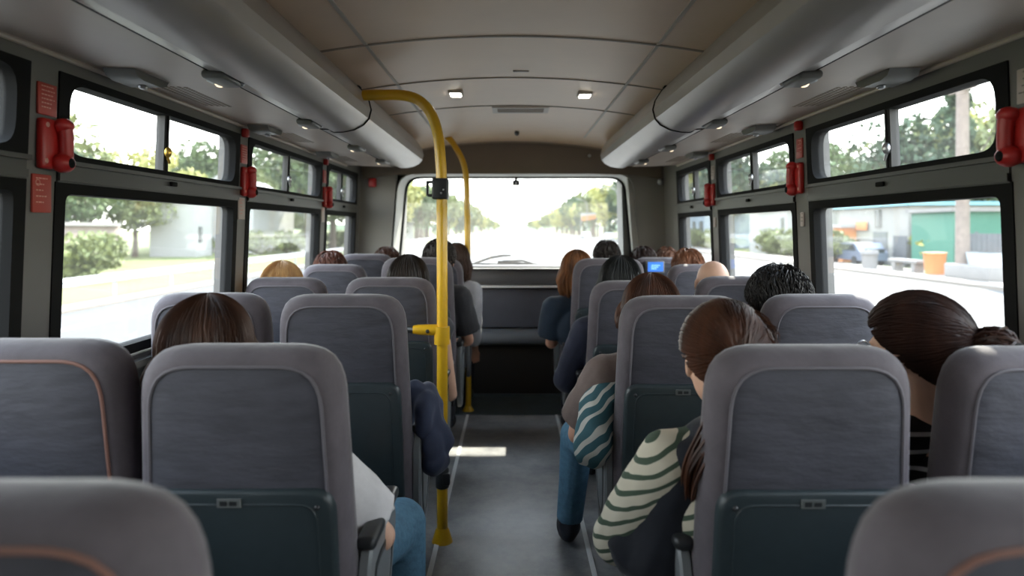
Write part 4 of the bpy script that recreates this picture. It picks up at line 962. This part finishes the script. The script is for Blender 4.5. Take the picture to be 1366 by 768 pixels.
# earth bank on left
def bld(name, lab, x0,x1,y0,y1,h, m, roof=None, wins=(), cat_='building', gable=False, face=1, door=None, rh=1.0):
    t=empty(name,((x0+x1)/2,(y0+y1)/2,G-0.06)); tag(t,lab,cat_); ox,oy=t.location.x,t.location.y
    b=MB(); b.box(x0-ox,x1-ox,y0-oy,y1-oy,0,h); b.build('walls',M[m],t,False)
    if roof:
        b=MB()
        if gable: b.rings([[(x0-ox-0.3,y,h),(x1-ox+0.3,y,h),(0,y,h+rh)] for y in (y0-oy-0.3,y1-oy+0.3)])
        else: b.box(x0-ox-0.25,x1-ox+0.25,y0-oy-0.25,y1-oy+0.25,h,h+0.22)
        b.build('roof',M[roof],t,False)
    xf = (x0-ox) if face>0 else (x1-ox)
    for (a,c,z0,z1) in wins:
        w=MB(); w.box(*sorted((xf-face*0.06,xf+face*0.02)),a-oy,c-oy,z0,z1); wo_=w.build('window',M['glassd'],t,False)
        w=MB(); w.box(*sorted((xf-face*0.09,xf-face*0.05)),(a+c)/2-oy-0.04,(a+c)/2-oy+0.04,z0,z1); w.build('glazing_bar',M['white'],wo_,False)
    if door:
        a,c,z1,mm=door; w=MB(); w.box(*sorted((xf-face*0.08,xf+face*0.02)),a-oy,c-oy,0,z1); w.build('door',M[mm],t,False)
    return t
Y=lambda px,X: yat(px,X)
bld('shop_building','white low shop building with pale blue roof edge and dark door on right', 25,31, Y(1212,25),Y(1118,25), 3.9,'cream','bluer',wins=[(Y(1176,25),Y(1168,25),2.5,3.7)],door=(Y(1184,25),Y(1166,25),2.2,'greyd'))
bld('shed','tall green sheet metal container shed outside the right window', 24,28, Y(1272,24),Y(1216,24), 3.35,'greenp','conc')
bld('white_house','large plain white building outside the second right window', 24.5,31, Y(1050,24.5),Y(1000,24.5), 4.1,'white','white',wins=[(Y(1046,24.5),Y(1042,24.5),2.2,3.4)])
bld('blue_house','pale blue grey building outside the farthest right window', 25,31, Y(950,25),Y(915,25), 4.6,'bluew','conc',wins=[(Y(938,25),Y(933,25),1.5,3.4),(Y(928,25),Y(924,25),1.5,3.4)])
bld('kiosk','orange and white kiosk at the left edge of the right window', 24,26, Y(1124,24),Y(1108,24)-0.4, 2.5,'orange','white')
bld('roadside_shop','pale blue glazed roadside building ahead on the right', 24,30, 132,150, 4.2,'bluew','white',wins=[(133+i*2.4,134.6+i*2.4,0.4,3.4) for i in range(7)])
bld('farm_building','long brownish wall building across the left field', -34,-28, Y(160,-28),Y(72,-28), 2.6,'wallb','conc',face=-1,wins=[])
bld('white_house','tall narrow white building outside first left window', -31,-27, Y(262,-27)-0,Y(212,-27)+0 if False else Y(262,-27)+3, 4.8,'white','white',face=-1,wins=[(Y(262,-27)+0.4,Y(262,-27)+1.0,1.2,2.6)])
bld('white_house','big white gable building outside the second left window', -33,-26, Y(338,-26),Y(392,-26), 5.4,'white','white',gable=True,face=-1,rh=2.4)
bld('white_house','small distant white house on left seen by windscreen pillar', -27,-23, 148,160, 3.4,'white','conc',gable=True,face=-1)
def solid(name,lab,cat_,fn,m):
    b=MB(); fn(b); o=b.build(name,m,None,True,40); tag(o,lab,cat_); return o
def put(o,x,y,z=G): o.location=(x,y,z); return o
put(solid('utility_pole','thick brown utility pole outside the right window','pole',lambda b:(b.tube([(0,0,-0.1),(0,0,10)],[0.30,0.24],14),b.box(-0.06,0.06,-0.9,0.9,8.6,8.75)),M['pole']),20.5,Y(1284,20.5))
put(solid('litter_bin','round orange litter bin on the right pavement','bin',lambda b:(b.tube([(0,0,0),(0,0,1.0),(0,0,1.05),(0,0,1.05)],[0.42,0.50,0.54,0.45],18)),M['orange']),20.6,Y(1247,20.6),G+0.14)
put(solid('bench','pale concrete bench left of the orange bin','bench',lambda b:(b.rbox(-0.3,0.3,-1.3,1.3,0.45,0.62,0.03),b.rbox(-0.25,0.25,-1.05,-0.75,0,0.46,0.02),b.rbox(-0.25,0.25,0.75,1.05,0,0.46,0.02)),M['conc']),20.6,Y(1210,20.6),G+0.14)
put(solid('planter','long pale concrete planter beneath the utility pole','planter',lambda b:(b.rbox(-0.4,0.4,-1.5,1.5,0,0.62,0.04)),M['conc']),20.4,Y(1300,20.4),G+0.14)
put(solid('water_tub','pale blue white tub by the dark fence','tub',lambda b:(b.tube([(0,0,0),(0,0,1.15),(0,0,1.15),(0,0,0.9)],[0.85,1.05,0.95,0.9],20)),M['whiteb']),21.3,Y(1326,21.3),G+0.14)
put(solid('orange_sign','small orange signboard on the white shop','sign',lambda b:(b.rbox(-0.06,0.0,-0.8,0.8,-0.3,0.3,0.02)),M['orange']),24.9,Y(1160,25)+0.9,G+2.55)
put(solid('bollard','white topped round bollard near the parked car','bollard',lambda b:(b.tube([(0,0,0),(0,0,0.75),(0,0,0.78),(0,0,1.0)],[0.4,0.42,0.5,0.45],14)),M['conc']),20.2,Y(1160,20.2),G+0.14)
t=empty('fence',(24.5,Y(1320,24.5),G)); tag(t,'dark board fence right of the green container shed','fence')
b=MB(); 
for i in range(18): b.box(0,0.05,-3.4+i*0.4,-3.4+i*0.4+0.37,0.1,2.1)
b.build('boards',M['greyd'],t,False)
for i in range(4):
    b=MB(); b.box(0.05,0.17,-3.3+i*2.2,-3.2+i*2.2,0,2.2); b.build('post',M['greyd'],t,False)
t=empty('fence',(24.4,Y(1200,24.4),G)); tag(t,'short dark slatted gate between white shop and green shed','gate')
b=MB(); 
for i in range(5): b.box(0,0.05,-0.7+i*0.3,-0.7+i*0.3+0.26,0.1,1.9)
b.build('boards',M['greyd'],t,False); b=MB(); b.box(0.05,0.12,-0.75,0.75,0.3,0.4); b.box(0.05,0.12,-0.75,0.75,1.5,1.6); b.build('cross_rail',M['greyd'],t,False)
def car(lab, X, y, m, van=False, L=4.4, cat_='car'):
    t=empty('van' if van else 'car',(X,y,G)); tag(t,lab,cat_)
    hh=2.0 if van else 1.45
    prof=[(-L/2,0.35),(-L/2,0.85),(-L/2+0.15,hh-0.55 if not van else hh-0.2),(-L*0.30 if not van else -L/2+0.3,hh),(L*0.15 if not van else L*0.28,hh),(L*0.30 if not van else L*0.42,0.95),(L/2-0.05,0.82),(L/2,0.35)]
    b=MB(); b.rings([[(x*k,yy,z) for yy,z in prof] for x,k in ((-0.85,1),(-0.8,1),(0.8,1),(0.85,1))]); b.build('body',M[m],t,True,35)
    b=MB(); wp=[(-L*0.36,hh-0.5),(-L*0.28,hh-0.1),(L*0.13,hh-0.1),(L*0.24,hh-0.5)]; b.rings([[(x,yy,z) for yy,z in wp] for x in (-0.865,0.865)]); b.build('side_windows',M['glassd'],t,False)
    b=MB(); b.box(-0.65,0.65,-L/2-0.01,-L/2+0.08,hh-0.6,hh-0.35) ; b.build('rear_window',M['glassd'],t,False)
    for sx in (-0.8,0.8):
        for sy in (-L*0.31,L*0.31):
            b=MB(); b.tube([(sx-0.1,sy,0.32),(sx+0.1,sy,0.32)],0.32,18); b.build('wheel',M['tyre'],t)
    return t
car('dark blue parked car by the white shop on right',22.6,Y(1143,22.6),'carb')
car('teal van parked ahead on the right roadside',21.0,Y(832,21.0),'carteal',True,5.2,'van')
car('white car parked ahead on the right roadside',20.8,Y(812,20.8),'carw'); car('white car farthest ahead on the right',19,175,'carw')
car('white van parked far ahead on left roadside',-17.5,95,'carw',True,5.4,'van')
t=empty('banner_sign',(19.6,Y(783,19.6)+0,G)); D_=t.location.y; tag(t,'orange and white tilted banner on two posts ahead on right','sign')
D_=19.6*FP/100; t.location.y=D_
b=MB(); b.rings([[(x,y,z) for x,z in ((-1.4,4.4),(2.2,4.9),(2.6,6.0),(-1.4,5.7))] for y in (-0.04,0.04)]); b.build('banner',M['orange'],t,False)
b=MB(); b.rings([[(x,y,z) for x,z in ((-1.4,5.7),(2.6,6.0),(2.6,6.6),(-1.4,6.4))] for y in (-0.05,0.05)]); b.build('top_band',M['white'],t,False)
for x in (-1.5,2.6):
    b=MB(); b.tube([(x,0,0),(x,0,6.7)],0.12,8); b.build('post',M['conc'],t)
def lamp(X,y,lab,s=1):
    t=empty('street_lamp',(X,y,G)); tag(t,lab,'street lamp','street lamps')
    b=MB(); b.tube(cat([(0,0,-0.1),(0,0,4),(0,0,8),(-s*0.5,0,9.4),(-s*2.0,0,9.9)],4),0.11,8); b.build('mast',M['conc'],t)
    b=MB(); b.rbox(-s*2.4-0.35,-s*2.4+0.35,-0.15,0.15,9.82,10.0,0.05); b.build('lamp_head',M['rail'],t)
lamp(19.2,124,'nearer tall street lamp ahead on the right roadside'); lamp(19.2,175,'farther tall street lamp ahead on the right roadside'); lamp(-14.6,150,'tall street lamp ahead on the left roadside',-1)
# far ridge
b=MB(); N=60; 
b.rings([[(-500+1000*i/N,y,G-1) if top==0 else (-500+1000*i/N,y,G+10+8*noise.noise(Vector((i*0.35,0,y)))) for i in range(N+1)] for y,top in ((1180,0),(1200,1),(1240,1),(1260,0))],cap=False,closed=False); o=b.build('far_hills',M['hill']); o['kind']='structure'

# ------------------------------------------------------------------ light, sky, camera
w=bpy.data.worlds.new('sky'); S.world=w; w.use_nodes=True; nt=w.node_tree; bg=nt.nodes['Background']
tc=nt.nodes.new('ShaderNodeTexCoord'); sp=nt.nodes.new('ShaderNodeSeparateXYZ'); rp=nt.nodes.new('ShaderNodeValToRGB')
nt.links.new(tc.outputs['Generated'],sp.inputs[0]); nt.links.new(sp.outputs['Z'],rp.inputs[0])
rp.color_ramp.elements[0].position=0.0; rp.color_ramp.elements[0].color=(1.0,0.97,0.90,1); rp.color_ramp.elements[1].position=0.8; rp.color_ramp.elements[1].color=(0.62,0.76,1.0,1)
e=rp.color_ramp.elements.new(0.3); e.color=(0.90,0.94,1.0,1)
nt.links.new(rp.outputs[0],bg.inputs['Color']); bg.inputs['Strength'].default_value=SKY
sd=bpy.data.lights.new('sun','SUN'); sd.energy=SUN; sd.angle=math.radians(0.8); sd.color=(1.0,0.93,0.82)
so=bpy.data.objects.new('sun',sd); C.objects.link(so)
d=Vector(SUNDIR); so.rotation_euler=d.to_track_quat('-Z','Y').to_euler()
cd=bpy.data.cameras.new('camera'); cam=bpy.data.objects.new('camera',cd); C.objects.link(cam)
cam.location=(0,0,H); cam.rotation_euler=(PI/2,0,0); cd.sensor_width=36; cd.lens=FP/1366*36; cd.shift_y=-79/1366; cd.clip_start=0.02; cd.clip_end=3000
cd.dof.use_dof=True; cd.dof.focus_distance=2.3; cd.dof.aperture_fstop=2.2
S.camera=cam
S.view_settings.view_transform='Standard'; S.view_settings.look='None'; S.view_settings.gamma=1; S.view_settings.exposure=EXPO; S.view_settings.use_curve_mapping=False
S.cycles.max_bounces=14; S.cycles.diffuse_bounces=9; S.cycles.transparent_max_bounces=16; S.cycles.sample_clamp_indirect=20; S.cycles.caustics_reflective=False; S.cycles.caustics_refractive=False
S.cycles.use_denoising=True
